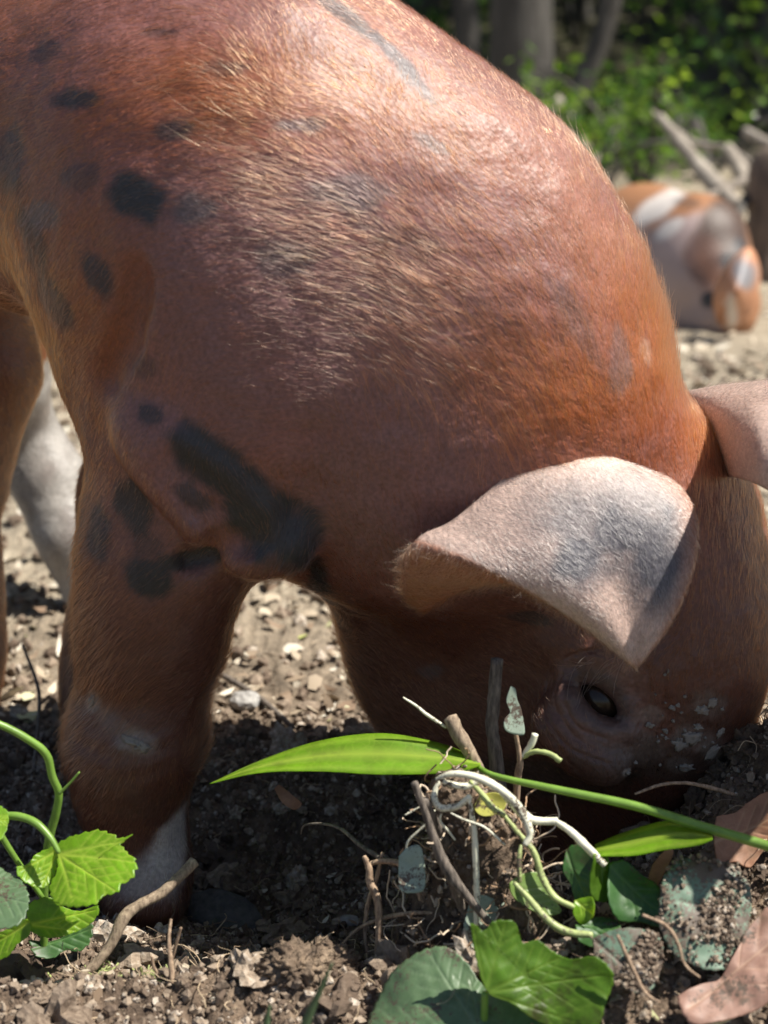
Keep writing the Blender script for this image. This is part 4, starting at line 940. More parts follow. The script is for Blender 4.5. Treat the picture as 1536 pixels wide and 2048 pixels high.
# sleeping pig
def small_pig():
    Yp = 3.02; g = lambda u, v, Y=Yp: atY(u, v, Y)
    b = g(1370, 640); b[2] = float(GZ(b[0], b[1])) ; f = Field(b + np.array((-.35, -.2, -.05)), b + np.array((.30, .5, .34)), 0.0075)
    f.ell(g(1345, 520, 3.12) , (.135, .20, .135), None, .03)
    f.ell(g(1290, 500, 3.3), (.14, .2, .14), None, .05)
    f.ell(g(1400, 480, 3.0), (.09, .10, .085), None, .05)
    f.ell(g(1400, 570, 2.98), (.10, .10, .095), None, .05)
    f.chain([(g(1440, 570, 2.93), .075), (g(1462, 615, 2.88), .05), (g(1468, 642, 2.86), .032)], .03)
    f.chain([(g(1330, 640, 2.98), .035), (g(1420, 645, 2.88), .026)], .03)
    V, F = f.surface(3)
    n = len(V)
    def flap(px, Y0, Y1, th):
        q = path(px, 24); c = q.mean(0); G = np.zeros((24, 6, 3))
        for i in range(24):
            for j in range(6):
                s = (j + .02) / 5.0; G[i, j] = atY(*(c + (q[i] - c) * s), Y0 + (Y1 - Y0) * (1 - s) - .012 * math.sin(i / 23 * 6.28) * s)
        return thicken(G, np.full((24, 6), th))
    ears = [flap([(1438, 645), (1428, 600), (1446, 550), (1474, 512), (1500, 498), (1516, 540), (1512, 590), (1492, 632), (1462, 655), (1438, 645)], 2.78, 2.70, .008)]
    root = empty('pig', b, 'white, orange and grey pig lying asleep on the bare ground', 'pig')
    for v, F2 in ears:
        F = np.concatenate([F, F2 + len(V)]); V = np.concatenate([V, v])
    pu, pv = proj(V); nzv = fbm(V * 14, 3)
    C = np.tile((0.33, 0.155, 0.075), (len(V), 1)); white = np.array((.62, .56, .52)); pink = np.array((.36, .27, .25))
    def put(u, v, a, b_, ang, col, k=1.0):
        ca, sa = math.cos(math.radians(ang)), math.sin(math.radians(ang)); dx, dy = pu - u, pv - v
        r = np.sqrt(((dx * ca + dy * sa) / a) ** 2 + ((-dx * sa + dy * ca) / b_) ** 2) + .25 * nzv; m_ = (np.clip((1.2 - r) / .4, 0, 1) * k)[:, None]; C[:] = C * (1 - m_) + np.array(col) * m_
    put(1310, 540, 90, 110, 0, pink); put(1340, 600, 80, 70, 0, pink); put(1315, 415, 60, 22, -35, white); put(1375, 470, 60, 35, -30, pink * 1.15); put(1335, 460, 35, 14, -35, white)  # grey-pink flank painted in its shaded tone
    put(1420, 600, 18, 16, 0, DK); put(1455, 520, 22, 20, 0, DK, .8); put(1478, 490, 18, 22, 0, DK, .8); put(1375, 405, 28, 12, 0, DK, .5)
    put(1452, 470, 55, 75, 10, (.07, .04, .028)); put(1410, 520, 40, 50, 0, (.13, .06, .04), .8); put(1410, 640, 60, 30, 0, pink * .9); put(1478, 490, 16, 18, 0, DK, .8); put(1420, 600, 18, 16, 0, DK); put(1455, 520, 18, 18, 0, DK, .8)  # dark brown patches paint in the shade on the head behind the ear
    e = np.arange(len(V)) >= n
    C[e] = np.array((.50, .23, .12)); Ce = C.copy(); put(1488, 545, 26, 34, -25, (.22, .21, .22)); put(1462, 625, 10, 40, 0, white); Cn = C.copy(); C[:] = Ce; C[e] = Cn[e]  # ear coloured brighter than the coat, painted as if sunlit
    V = V - b
    me = mesh_from('body', V, F); attr_color(me, 'skin', np.clip(C, .01, 1))
    m, nt, nn, ll, bs = new_mat('sleeping_pig_skin'); at = N(nn, 'ShaderNodeVertexColor', layer_name='skin'); ll.new(at.outputs[0], bs.inputs['Base Color']); bs.inputs['Roughness'].default_value = .5
    n1 = N(nn, 'ShaderNodeTexNoise', Scale=300.0); bp = N(nn, 'ShaderNodeBump', Strength=.3, Distance=.002); ll.new(n1.outputs['Fac'], bp.inputs['Height']); ll.new(bp.outputs[0], bs.inputs['Normal'])
    add_obj('body', me, m, root)
small_pig()
# ------------------------------------------------------------------ foreground plants, sticks, roots and scraps
def green_mat(name, base, vein, trans, back=None, rough=0.4, blotch=0.0, dirt=0.0):
    m, nt, nn, ll, bs = new_mat(name); tc = N(nn, 'ShaderNodeTexCoord')
    at = N(nn, 'ShaderNodeAttribute', attribute_name='vein')
    n1 = N(nn, 'ShaderNodeTexNoise', Scale=90.0, Detail=4.0); n2 = N(nn, 'ShaderNodeTexNoise', Scale=28.0, Detail=5.0, Roughness=0.7)
    vo = N(nn, 'ShaderNodeTexVoronoi', Scale=170.0, feature='DISTANCE_TO_EDGE')
    for x in (n1, n2, vo): ll.new(tc.outputs['Object'], x.inputs['Vector'])
    r = ramp(nn, [(0.25, tuple(c * 0.72 for c in base)), (0.75, tuple(c * 1.25 for c in base))]); ll.new(n1.outputs['Fac'], r.inputs[0])
    mv = N(nn, 'ShaderNodeMix', data_type='RGBA'); ll.new(at.outputs['Fac'], mv.inputs[0]); ll.new(r.outputs[0], mv.inputs[6]); mv.inputs[7].default_value = (*vein, 1)
    col = mv.outputs[2]
    rv = ramp(nn, [(0.0, (1, 1, 1)), (0.06, (0, 0, 0))]); ll.new(vo.outputs['Distance'], rv.inputs[0])
    mz = N(nn, 'ShaderNodeMix', data_type='RGBA'); fz = N(nn, 'ShaderNodeMath', operation='MULTIPLY'); ll.new(rv.outputs[0], fz.inputs[0]); fz.inputs[1].default_value = 0.25; ll.new(fz.outputs[0], mz.inputs[0]); ll.new(col, mz.inputs[6]); mz.inputs[7].default_value = (*vein, 1); col = mz.outputs[2]
    if blotch:
        rb = ramp(nn, [(0.56, (0, 0, 0)), (0.66, (1, 1, 1))]); ll.new(n2.outputs['Fac'], rb.inputs[0]); fb = N(nn, 'ShaderNodeMath', operation='MULTIPLY'); ll.new(rb.outputs[0], fb.inputs[0]); fb.inputs[1].default_value = blotch
        mb = N(nn, 'ShaderNodeMix', data_type='RGBA'); ll.new(fb.outputs[0], mb.inputs[0]); ll.new(col, mb.inputs[6]); mb.inputs[7].default_value = (0.06, 0.05, 0.02, 1); col = mb.outputs[2]
    dm = None
    if dirt:
        n3 = N(nn, 'ShaderNodeTexNoise', Scale=420.0, Detail=6.0, Roughness=0.8); n4 = N(nn, 'ShaderNodeTexNoise', Scale=45.0, Detail=3.0); ll.new(tc.outputs['Object'], n4.inputs['Vector']); sm = N(nn, 'ShaderNodeMath', operation='MULTIPLY_ADD'); ll.new(n4.outputs['Fac'], sm.inputs[0]); sm.inputs[1].default_value = 0.9; sm.inputs[2].default_value = -0.45; s2_ = N(nn, 'ShaderNodeMath', operation='ADD'); ll.new(sm.outputs[0], s2_.inputs[0]); ll.new(n3.outputs['Fac'], s2_.inputs[1]); ll.new(tc.outputs['Object'], n3.inputs['Vector'])
        rd = ramp(nn, [(0.60 - 0.2 * dirt, (0, 0, 0)), (0.66 - 0.2 * dirt, (1, 1, 1))]); ll.new(s2_.outputs[0], rd.inputs[0]); dm = rd.outputs[0]
        md = N(nn, 'ShaderNodeMix', data_type='RGBA'); ll.new(dm, md.inputs[0]); ll.new(col, md.inputs[6]); md.inputs[7].default_value = (0.10, 0.072, 0.052, 1); col = md.outputs[2]
    ll.new(col, bs.inputs['Base Color']); bs.inputs['Roughness'].default_value = rough
    bp = N(nn, 'ShaderNodeBump', Strength=0.25, Distance=0.0008); ll.new(n1.outputs['Fac'], bp.inputs['Height']); ll.new(bp.outputs[0], bs.inputs['Normal'])
    if trans:
        tr = N(nn, 'ShaderNodeBsdfTranslucent'); hs = N(nn, 'ShaderNodeMix', data_type='RGBA', blend_type='MULTIPLY'); hs.inputs[0].default_value = 1.0; hs.inputs[7].default_value = (2.2, 1.9, 0.3, 1); ll.new(col, hs.inputs[6]); ll.new(hs.outputs[2], tr.inputs['Color'])
        mx = N(nn, 'ShaderNodeMixShader'); mx.inputs[0].default_value = trans; ll.new(bs.outputs[0], mx.inputs[1]); ll.new(tr.outputs[0], mx.inputs[2]); ll.new(mx.outputs[0], nn['Material Output'].inputs[0])
    return m
FRESH = green_mat('fresh_leaf', (0.20, 0.37, 0.02), (0.40, 0.52, 0.08), 0.55, rough=0.35, blotch=0.22)
DARKLEAF = green_mat('dark_leaf', (0.045, 0.125, 0.028), (0.10, 0.2, 0.06), 0.35, rough=0.45, blotch=0.5, dirt=0.05)
OLIVE = green_mat('backlit_leaf', (0.115, 0.23, 0.022), (0.2, 0.32, 0.05), 0.6, rough=0.4, blotch=0.8)
BLUELEAF = green_mat('waxy_leaf', (0.10, 0.165, 0.08), (0.16, 0.23, 0.13), 0.25, rough=0.42, blotch=0.4, dirt=0.02)
DIRTY = green_mat('soiled_leaf', (0.12, 0.19, 0.13), (0.17, 0.24, 0.17), 0.0, rough=0.6, dirt=0.75)
SCRAP = green_mat('pale_scrap', (0.30, 0.37, 0.29), (0.4, 0.45, 0.36), 0.1, rough=0.6, dirt=0.25)
DEAD = green_mat('dead_leaf', (0.30, 0.15, 0.085), (0.40, 0.24, 0.14), 0.15, rough=0.6, blotch=0.5)
DEADPINK = green_mat('faded_leaf', (0.30, 0.17, 0.125), (0.38, 0.24, 0.17), 0.1, rough=0.55, blotch=0.6, dirt=0.15)
GSTEM = green_mat('green_stem', (0.17, 0.30, 0.05), (0.25, 0.36, 0.1), 0.15, rough=0.35)
PSTEM = green_mat('pale_runner', (0.74, 0.72, 0.56), (0.6, 0.6, 0.4), 0.0, rough=0.4, dirt=0.2)
YSTEM = green_mat('yellowish_runner', (0.36, 0.42, 0.16), (0.5, 0.5, 0.3), 0.0, rough=0.45, dirt=0.15)
TWIG = bark_mat('twig_bark', (0.10, 0.068, 0.045), (0.38, 0.29, 0.20), 520.0, 0.25)
TWIGD = bark_mat('dark_twig', (0.035, 0.028, 0.023), (0.22, 0.18, 0.145), 480.0, 0.2)
ROOTM = bark_mat('brown_root', (0.13, 0.08, 0.05), (0.46, 0.33, 0.22), 600.0, 0.3)
STONE = bark_mat('dark_stone', (0.045, 0.045, 0.048), (0.12, 0.115, 0.11), 160.0, 1.0)
PALESTONE = bark_mat('pale_stone', (0.22, 0.21, 0.2), (0.44, 0.42, 0.39), 160.0, 1.0)

def px_leaf(outline, Y, nrm, centre=None, bend=(0, 0), crinkle=0.0015, veins=(), teeth=0.0, seed=0, rings=22, n=150, thick=0.0004):
    """A leaf lying in the plane through the centre pixel at distance Y with normal nrm; outline in photo pixels; bent, veined, with thickness."""
    q = path(list(outline) + [outline[0]], n + 1)[:-1]
    c = np.array(centre if centre is not None else q.mean(0), float)
    O = atY(c[0], c[1], Y); nr = unit(nrm)
    def onp(u, v):
        d = ray(u, v); return CAM + d * (((O - CAM) @ nr) / (d @ nr))
    a = unit(np.cross(nr, (0.13, 0.9, 0.3))); b = np.cross(nr, a)
    R = np.array([onp(*p) for p in q])
    if teeth:
        ph = np.cumsum(np.linalg.norm(np.roll(R, -1, 0) - R, axis=1)); saw = (ph / 0.0052) % 1.0
        R = O + (R - O) * (1 + teeth * (saw - 0.5))[:, None]
    size = np.linalg.norm(R - O, axis=1).max()
    V = [O]; rho = [0.0]
    for k in range(1, rings + 1):
        s = k / rings
        for p in R: V.append(O + (p - O) * s); rho.append(s)
    V = np.array(V); rho = np.array(rho); L = V - O; xa, xb = L @ a, L @ b
    vein = np.zeros(len(V))
    for (u0, v0, u1, v1) in veins:
        A, B = onp(u0, v0), onp(u1, v1); e = B - A; t = np.clip((V - A) @ e / (e @ e), 0, 1); d = np.linalg.norm(V - A - t[:, None] * e, axis=1)
        vein = np.maximum(vein, np.exp(-(d / (0.0009 * (1.25 - 0.8 * t))) ** 2))
        ln = np.linalg.norm(e); sd = np.cross(nr, e / ln)
        for f in (0.3, 0.48, 0.66, 0.82):
            for sg in (-1, 1):
                A2 = A + e * f; e2 = (e / ln * 0.75 + sd * sg * 0.65) * ln * 0.38; t = np.clip((V - A2) @ e2 / (e2 @ e2), 0, 1); d = np.linalg.norm(V - A2 - t[:, None] * e2, axis=1)
                vein = np.maximum(vein, 0.6 * np.exp(-(d / 0.0006) ** 2))
    z = bend[0] * (xa / size) ** 2 * size + bend[1] * (xb / size) ** 2 * size + crinkle * 1.3 * noise3(V * 38 + seed) * (0.3 + rho) + crinkle * 0.22 * noise3(V * 150 + seed) - 0.0006 * vein
    V = V + nr * z[:, None]
    F = [(0, 1 + i, 1 + (i + 1) % n) for i in range(n)]
    for k in range(rings - 1):
        o = 1 + k * n
        F += [(o + i, o + n + i, o + n + (i + 1) % n, o + (i + 1) % n) for i in range(n)]
    me = mesh_py('leaf', V, F); at = me.attributes.new('vein', 'FLOAT', 'POINT'); at.data.foreach_set('value', vein.astype(np.float32))
    return me, O
def leaf_part(parent, name, mat, *a, **k):
    me, O = px_leaf(*a, **k); o = add_obj(name, me, mat); keep(o, parent)
    s = o.modifiers.new('thickness', 'SOLIDIFY'); s.thickness = 0.0005; s.offset = 0
    return o
def leaf_thing(name, mat, label, cat, group, *a, **k):
    me, O = px_leaf(*a, **k)
    me.transform(Matrix.Translation(-Vector(O))); o = add_obj(name, me, mat, None, label, cat, group, loc=O)
    s = o.modifiers.new('thickness', 'SOLIDIFY'); s.thickness = 0.0005; s.offset = 0
    return o
def pts(px, Y0, Y1=None):
    Y1 = Y0 if Y1 is None else Y1; n = len(px)
    return [atY(u, v, Y0 + (Y1 - Y0) * i / (n - 1)) for i, (u, v) in enumerate(px)]
def stick_part(parent, name, mat, P, rads, rough=0.1, sides=9, seed=0):
    o = add_obj(name, mesh_py(name, *tube(P, rads, sides, rough, seed)), mat); return keep(o, parent)
def stick(name, mat, label, cat, P, rads, rough=0.15, sides=10, seed=0, group=None):
    b = np.array(P[0]); return add_obj(name, mesh_py(name, *tube([np.array(p) - b for p in P], rads, sides, rough, seed)), mat, None, label, cat, group, loc=b)
PX = 0.76 / FPX                                       # metres per photo pixel at the foreground's distance

# ---- grass stalk
g = empty('grass_stalk', atY(1700, 1745, 0.69), 'long green grass stalk with broad bright blade lying across the dug hole', 'grass')
stick_part(g, 'stem', GSTEM, pts([(950, 1526), (985, 1550), (1100, 1576), (1270, 1612), (1400, 1652), (1536, 1692), (1720, 1750)], .765, .685) + [np.array((.30, .665, -.01))], [5 * PX, 7 * PX, 9 * PX, 10.5 * PX, 11 * PX, 11 * PX, 11 * PX], .08)
def blade(top, low, Y0, Y1, fold, n=60, m=9):
    T, B = path(top, n), path(low, n); V = []
    for i in range(n):
        t = i / (n - 1)
        for j in range(m):
            s = j / (m - 1); p = T[i] * (1 - s) + B[i] * s
            V.append(atY(p[0], p[1], Y0 + (Y1 - Y0) * t + fold * (1 - 2 * s) + 0.0014 * math.sin(s * 22)))
    F = [(i * m + j, (i + 1) * m + j, (i + 1) * m + j + 1, i * m + j + 1) for i in range(n - 1) for j in range(m - 1)]
    me = mesh_py('blade', V, F); v = np.array([(0.9 if j == m // 2 else (0.35 if j % 2 else 0.0)) for i in range(n) for j in range(m)], np.float32)
    at = me.attributes.new('vein', 'FLOAT', 'POINT'); at.data.foreach_set('value', v); return me
for tp, lw, y0, y1, fo in (([(420, 1568), (520, 1522), (640, 1482), (760, 1467), (860, 1482), (920, 1502), (962, 1526)], [(420, 1568), (520, 1546), (640, 1543), (760, 1549), (880, 1547), (930, 1541), (960, 1532)], .775, .762, .012),
                            ([(1190, 1690), (1250, 1665), (1330, 1643), (1390, 1648), (1425, 1668)], [(1190, 1712), (1260, 1712), (1330, 1700), (1390, 1692), (1425, 1680)], .722, .705, .012)):
    o = keep(add_obj('blade', blade(tp, lw, y0, y1, fo), FRESH), g); s = o.modifiers.new('thickness', 'SOLIDIFY'); s.thickness = .0004
# ---- toothed-leaf plant at the left
g = empty('toothed_leaf_plant', atY(88, 1905, .755), 'low plant with bright toothed leaves beside the pig\'s front foot', 'plant')
stick_part(g, 'stem', GSTEM, [np.array((-.235, .76, 0.0)), atY(-70, 1480, .75)] + pts([(-40, 1440), (0, 1449), (55, 1478), (92, 1508), (104, 1552), (117, 1585), (112, 1625), (96, 1690), (88, 1790), (88, 1905)], .75, .765), [7 * PX, 8 * PX, 9 * PX, 9 * PX, 10 * PX, 9 * PX], .06)
stick_part(g, 'side_shoot', GSTEM, pts([(118, 1588), (140, 1566), (159, 1544)], .752), [4 * PX, 3 * PX, 2 * PX], .05)
stick_part(g, 'leaf_stalk', GSTEM, pts([(88, 1800), (20, 1700), (-10, 1640), (30, 1632), (70, 1645), (100, 1675), (118, 1706)], .76, .735), [6 * PX, 7 * PX, 8 * PX, 9 * PX, 9 * PX, 8 * PX, 5 * PX], .05)
leaf_part(g, 'leaf', FRESH, [(115, 1690), (150, 1675), (195, 1664), (222, 1668), (240, 1676), (263, 1668), (246, 1682), (242, 1692), (268, 1716), (270, 1732), (262, 1752), (242, 1766), (232, 1782), (206, 1795), (194, 1812), (150, 1818), (112, 1806), (98, 1786), (97, 1768), (112, 1740), (114, 1716)], .735, (-.25, -.55, .8), (165, 1738), (-.10, .14), .0016,
          [(118, 1708, 266, 1722), (118, 1708, 228, 1780), (118, 1708, 150, 1812), (118, 1708, 250, 1682)], .07, 1)
leaf_part(g, 'leaf', FRESH, [(116, 1692), (75, 1706), (55, 1728), (34, 1735), (36, 1752), (55, 1768), (80, 1776), (98, 1768), (112, 1740)], .742, (.3, -.75, .6), (80, 1740), (.1, .2), .0016, [(116, 1700, 40, 1742), (116, 1700, 85, 1772)], .07, 2)
leaf_part(g, 'leaf', FRESH, [(58, 1808), (75, 1800), (100, 1795), (130, 1815), (160, 1822), (196, 1812), (194, 1832), (175, 1852), (140, 1868), (105, 1876), (70, 1868), (55, 1845)], .75, (.1, -.8, .55), (125, 1838), (.1, .1), .0018, [(60, 1850, 190, 1820), (60, 1850, 150, 1862)], .05, 3)
leaf_part(g, 'leaf', BLUELEAF, [(-75, 1720), (-20, 1722), (10, 1738), (40, 1760), (56, 1788), (58, 1815), (45, 1845), (15, 1858), (-30, 1850), (-75, 1820)], .725, (.0, -.35, .93), (-8, 1790), (.12, -.1), .0016, [(-75, 1770, 55, 1810), (-75, 1770, 30, 1750)], .06, 4)
leaf_part(g, 'leaf', FRESH, [(-30, 1868), (10, 1862), (50, 1838), (66, 1850), (58, 1872), (34, 1890), (12, 1915), (-40, 1925)], .735, (-.3, -.7, .5), (12, 1880), (.15, .1), .0016, [(60, 1845, -30, 1900)], .05, 5)
leaf_part(g, 'leaf', DARKLEAF, [(58, 1882), (95, 1884), (130, 1872), (160, 1850), (184, 1848), (182, 1880), (160, 1902), (130, 1900), (105, 1916), (70, 1912)], .765, (.1, -.6, .75), (120, 1888), (.1, .1), .0015, [(60, 1900, 180, 1860)], .08, 6)
leaf_part(g, 'leaf', FRESH, [(-30, 1600), (0, 1612), (14, 1622), (17, 1640), (10, 1668), (-10, 1690), (-40, 1680)], .74, (.2, -.6, .7), (-8, 1645), (.1, .1), .0012, [(-30, 1640, 15, 1640)], .08, 7)
# ---- sticks
stick('stick', TWIG, 'bent brown stick with a frayed end propped in front of the foot', 'stick', pts([(150, 1962), (190, 1930), (222, 1888), (246, 1838), (275, 1812), (318, 1790), (352, 1760), (390, 1722)], .735, .775), [10 * PX, 11 * PX, 12 * PX, 14 * PX, 12 * PX, 12 * PX, 12 * PX, 13 * PX], .14, 12, 3)
stick('stick', TWIGD, 'dark upright stick standing before the pig\'s cheek', 'stick', pts([(994, 1318), (988, 1400), (984, 1455), (992, 1515), (1000, 1640), (1003, 1900)], .80, .79), [14 * PX, 15 * PX, 15 * PX, 20 * PX, 18 * PX], .16, 12, 4)
stick('stick', TWIG, 'short snapped stick above the runner roots', 'stick', pts([(900, 1434), (918, 1470), (945, 1515), (972, 1570), (985, 1640)], .775, .765), [16 * PX, 17 * PX, 14 * PX, 12 * PX, 10 * PX], .18, 11, 5)
g = empty('forked_twig', atY(990, 1860, .715), 'grey forked twig leaning over the soil mound', 'twig')
stick_part(g, 'shoot', TWIGD, pts([(828, 1565), (845, 1610), (862, 1660), (880, 1710), (905, 1755), (940, 1800), (990, 1860)], .72, .715), [8 * PX, 8 * PX, 9 * PX, 12 * PX, 13 * PX, 9 * PX, 7 * PX], .15)
stick_part(g, 'shoot', TWIGD, pts([(850, 1600), (872, 1650), (905, 1700), (940, 1745)], .724, .75), [8 * PX, 12 * PX, 13 * PX, 10 * PX], .15, seed=2)
stick_part(g, 'shoot', TWIGD, pts([(895, 1740), (915, 1790), (945, 1860)], .722, .73), [11 * PX, 11 * PX, 9 * PX], .15, seed=4)
stick('twig', TWIGD, 'thin dark twig on the lit ground behind the front leg', 'twig', [atY(405, 1330, 1.2), atY(470, 1365, 1.17), atY(530, 1405, 1.13), atY(585, 1455, 1.08)], [.0022, .0026, .0026, .002], .1, 8)
stick('twig', TWIGD, 'thin dry twig standing behind the hairy front leg', 'twig', [atY(45, 1290, 1.12), atY(75, 1370, 1.10), atY(78, 1430, 1.08), atY(68, 1540, 1.0)], [.001, .0014, .0016, .0016], .1, 7)
# ---- brown roots
stick('brown_root', ROOTM, 'hooked brown root arching out of the clod', 'root', pts([(728, 1712), (738, 1735), (740, 1765), (755, 1800), (758, 1860), (752, 1930)], .745, .735), [5 * PX, 8 * PX, 9 * PX, 9 * PX, 8 * PX, 6 * PX], .2, 9, 1)
stick('brown_root', ROOTM, 'thin brown root looping from the hooked root to the runner clump', 'root', pts([(738, 1728), (765, 1722), (800, 1728), (830, 1760), (850, 1830), (862, 1870)], .748, .74), [5 * PX, 6 * PX, 7 * PX, 7 * PX, 6 * PX, 5 * PX], .2, 8, 2)
stick('brown_root', ROOTM, 'root strand hanging straight beside the hooked root', 'root', pts([(765, 1705), (752, 1760), (735, 1810), (730, 1870), (735, 1905)], .752, .745), [4 * PX, 5 * PX, 5 * PX, 4 * PX, 4 * PX], .2, 8, 3)
stick('brown_root', ROOTM, 'pale root lying across the dark hole below the hooked root', 'root', pts([(685, 1888), (720, 1855), (770, 1835), (820, 1826), (865, 1826)], .75, .735), [3 * PX, 4 * PX, 5 * PX, 5 * PX, 4 * PX], .2, 8, 4)
stick('dry_vine', TWIGD, 'thin grey vine curling over the shaded soil', 'vine', pts([(602, 1668), (610, 1650), (650, 1648), (685, 1660), (720, 1690), (760, 1715), (790, 1730)], .80, .75), [1.5 * PX, 2.5 * PX, 3 * PX, 4 * PX, 5 * PX, 6 * PX, 6 * PX], .15, 8, 5)
stick('brown_root', ROOTM, 'orange root lying on the soil below the snout', 'root', pts([(1270, 1588), (1320, 1570), (1370, 1566), (1420, 1575), (1470, 1590)], .78, .80), [3 * PX, 4 * PX, 4 * PX, 5 * PX, 4 * PX], .3, 8, 6)
stick('brown_root', ROOTM, 'twisted tan root hanging over the soiled leaf', 'root', pts([(1285, 1830), (1330, 1850), (1355, 1885), (1370, 1930), (1400, 1955)], .665, .65), [3 * PX, 4 * PX, 4 * PX, 3 * PX, 2 * PX], .4, 8, 7)
stick('brown_root', ROOTM, 'pale root forking below the crumpled green leaves', 'root', pts([(1235, 1870), (1262, 1930), (1290, 1985), (1320, 2005)], .655, .64), [3 * PX, 4.5 * PX, 4 * PX, 2 * PX], .4, 8, 8)
g = empty('root_sprig', atY(340, 2048, .70), 'pale branching rootlet standing upright in the front soil', 'root')
stick_part(g, 'shoot', ROOTM, pts([(340, 2040), (345, 1980), (342, 1930), (338, 1880), (342, 1838)], .70, .725), [4 * PX, 5 * PX, 6 * PX, 4 * PX, 3 * PX], .2)
stick_part(g, 'shoot', ROOTM, pts([(342, 1925), (352, 1890), (362, 1855)], .72), [4 * PX, 3.5 * PX, 3 * PX], .2)
stick_part(g, 'shoot', ROOTM, pts([(320, 1955), (308, 1935), (303, 1912)], .715), [3 * PX, 4 * PX, 3 * PX], .2)
# ---- uprooted runner clump
g = empty('runner_clump', atY(950, 1850, .735), 'uprooted clump of white runners and roots on the soil mound', 'roots')
RUN = [([(872, 1560), (900, 1548), (945, 1552), (990, 1572), (1030, 1605), (1052, 1640), (1060, 1668), (1050, 1690)], 10, PSTEM, .74, .725), ([(955, 1556), (1000, 1578), (1030, 1612), (1065, 1640), (1115, 1642)], 11, PSTEM, .745, .735), ([(1108, 1640), (1140, 1662), (1170, 1690), (1210, 1730)], 10, PSTEM, .735, .722),
       ([(938, 1595), (948, 1660), (952, 1740), (954, 1800), (952, 1850)], 8, PSTEM, .735, .73), ([(1000, 1620), (1040, 1670), (1068, 1705), (1085, 1755), (1110, 1795), (1150, 1815)], 8, YSTEM, .738, .715), ([(1028, 1765), (1060, 1800), (1090, 1835), (1130, 1862), (1185, 1870)], 9, YSTEM, .715, .70),
       ([(880, 1562), (868, 1590), (880, 1615), (915, 1612), (940, 1592)], 9, PSTEM, .745, .735), ([(875, 1555), (900, 1568), (935, 1572), (960, 1560)], 8, PSTEM, .74, .74), ([(940, 1562), (965, 1590), (985, 1615), (1010, 1630)], 8, YSTEM, .74, .735), ([(1042, 1690), (1038, 1720), (1040, 1765)], 6, YSTEM, .725, .718),
       ([(900, 1625), (930, 1640), (970, 1655), (1010, 1690)], 3, PSTEM, .735, .73), ([(870, 1620), (850, 1650), (818, 1680), (812, 1700)], 3, PSTEM, .75, .75), ([(890, 1610), (880, 1640), (895, 1660), (910, 1680)], 3, PSTEM, .74, .74), ([(846, 1610), (820, 1625), (810, 1630)], 2.5, PSTEM, .75, .75)]
for k, (p, r, m_, y0, y1) in enumerate(RUN): stick_part(g, 'runner', m_, pts(p, y0 - .014, y1 - .014), [r * .5 * PX, r * .85 * PX, r * .95 * PX, r * .7 * PX], .22, 9, k)
leaf_part(g, 'leaf', green_mat('yellow_leaf', (0.50, 0.50, 0.12), (0.5, 0.5, 0.2), .2, dirt=.2), [(960, 1590), (990, 1585), (1010, 1600), (1000, 1625), (965, 1632), (948, 1615)], .738, (.1, -.9, .4), None, (.2, .1), .0015)
V, F = [], []
kn = [(atY(905, 1590, .75), .016), (atY(940, 1640, .75), .020), (atY(975, 1690, .75), .022), (atY(900, 1700, .76), .018), (atY(950, 1760, .755), .026), (atY(905, 1800, .755), .026), (atY(1010, 1720, .75), .02), (atY(985, 1800, .75), .026), (atY(1040, 1840, .74), .03), (atY(880, 1870, .75), .03)]
f = Field(atY(860, 1900, .74) - .09, atY(1050, 1560, .75) + .08, .0028)
for c, r in kn: f.ell(c, (r * .88, r * .8, r * .88), None, .012)
V, Fq = f.surface(2); V = V + .0045 * (np.abs(noise3(V * 130))[:, None] + .6 * np.abs(noise3(V * 300))[:, None] - .5) * unit((0, -1, .5)) * 1.6 + .003 * np.stack([noise3(V * 160 + s) for s in (0, 9, 18)], 1)
keep(add_obj('root_soil', mesh_from('root_soil', V, Fq), gm), g)
n = 420; ii = RNG.integers(0, len(V), n); rc = np.where((RNG.random(n) < .5)[:, None], np.array((.55, .44, .32)), np.array((.30, .19, .11)))
keep(curls('root_hair', V[ii], RNG.uniform(.01, .04, n), RNG.uniform(.0002, .0006, n), rc, fm, K=10, wig=.7), g)
# ---- scraps of plant
g = empty('seedling_scrap', atY(1030, 1560, .775), 'pale torn scrap of leaf on a broken stem before the pig\'s eye', 'plant')
stick_part(g, 'stem', ROOTM, pts([(1025, 1740), (1035, 1560), (1040, 1520), (1032, 1470), (1030, 1440)], .775), [7 * PX, 9 * PX, 5 * PX, 4 * PX], .2)
stick_part(g, 'stem', PSTEM, pts([(1042, 1515), (1062, 1490), (1070, 1468)], .775), [5 * PX, 8 * PX, 8 * PX], .15)
stick_part(g, 'stem', YSTEM, pts([(1045, 1515), (1070, 1503), (1100, 1508), (1122, 1522)], .775, .765), [5 * PX, 6 * PX, 6 * PX, 7 * PX], .3)
leaf_part(g, 'leaf', SCRAP, [(1020, 1372), (1030, 1378), (1034, 1400), (1042, 1420), (1048, 1460), (1040, 1470), (1012, 1462), (1008, 1440), (1020, 1425), (1012, 1400)], .772, (.2, -.9, .3), None, (.2, .1), .0012, n=70, rings=10)
stick('white_rootlet', PSTEM, 'thin white rootlet poking up beside the snapped stick', 'root', pts([(806, 1395), (830, 1410), (852, 1428), (892, 1455)], .775), [2 * PX, 3 * PX, 4 * PX, 3.5 * PX], .25, 7)
SC = 'torn leaf scraps in the soil'
leaf_thing('leaf_scrap', SCRAP, 'pale green scrap hanging left of the forked twig', 'leaf scrap', SC, [(798, 1712), (815, 1695), (838, 1690), (848, 1715), (850, 1775), (825, 1785), (800, 1775)], .728, (-.1, -.9, .4), None, (.15, .1), .0016, n=70, rings=10)
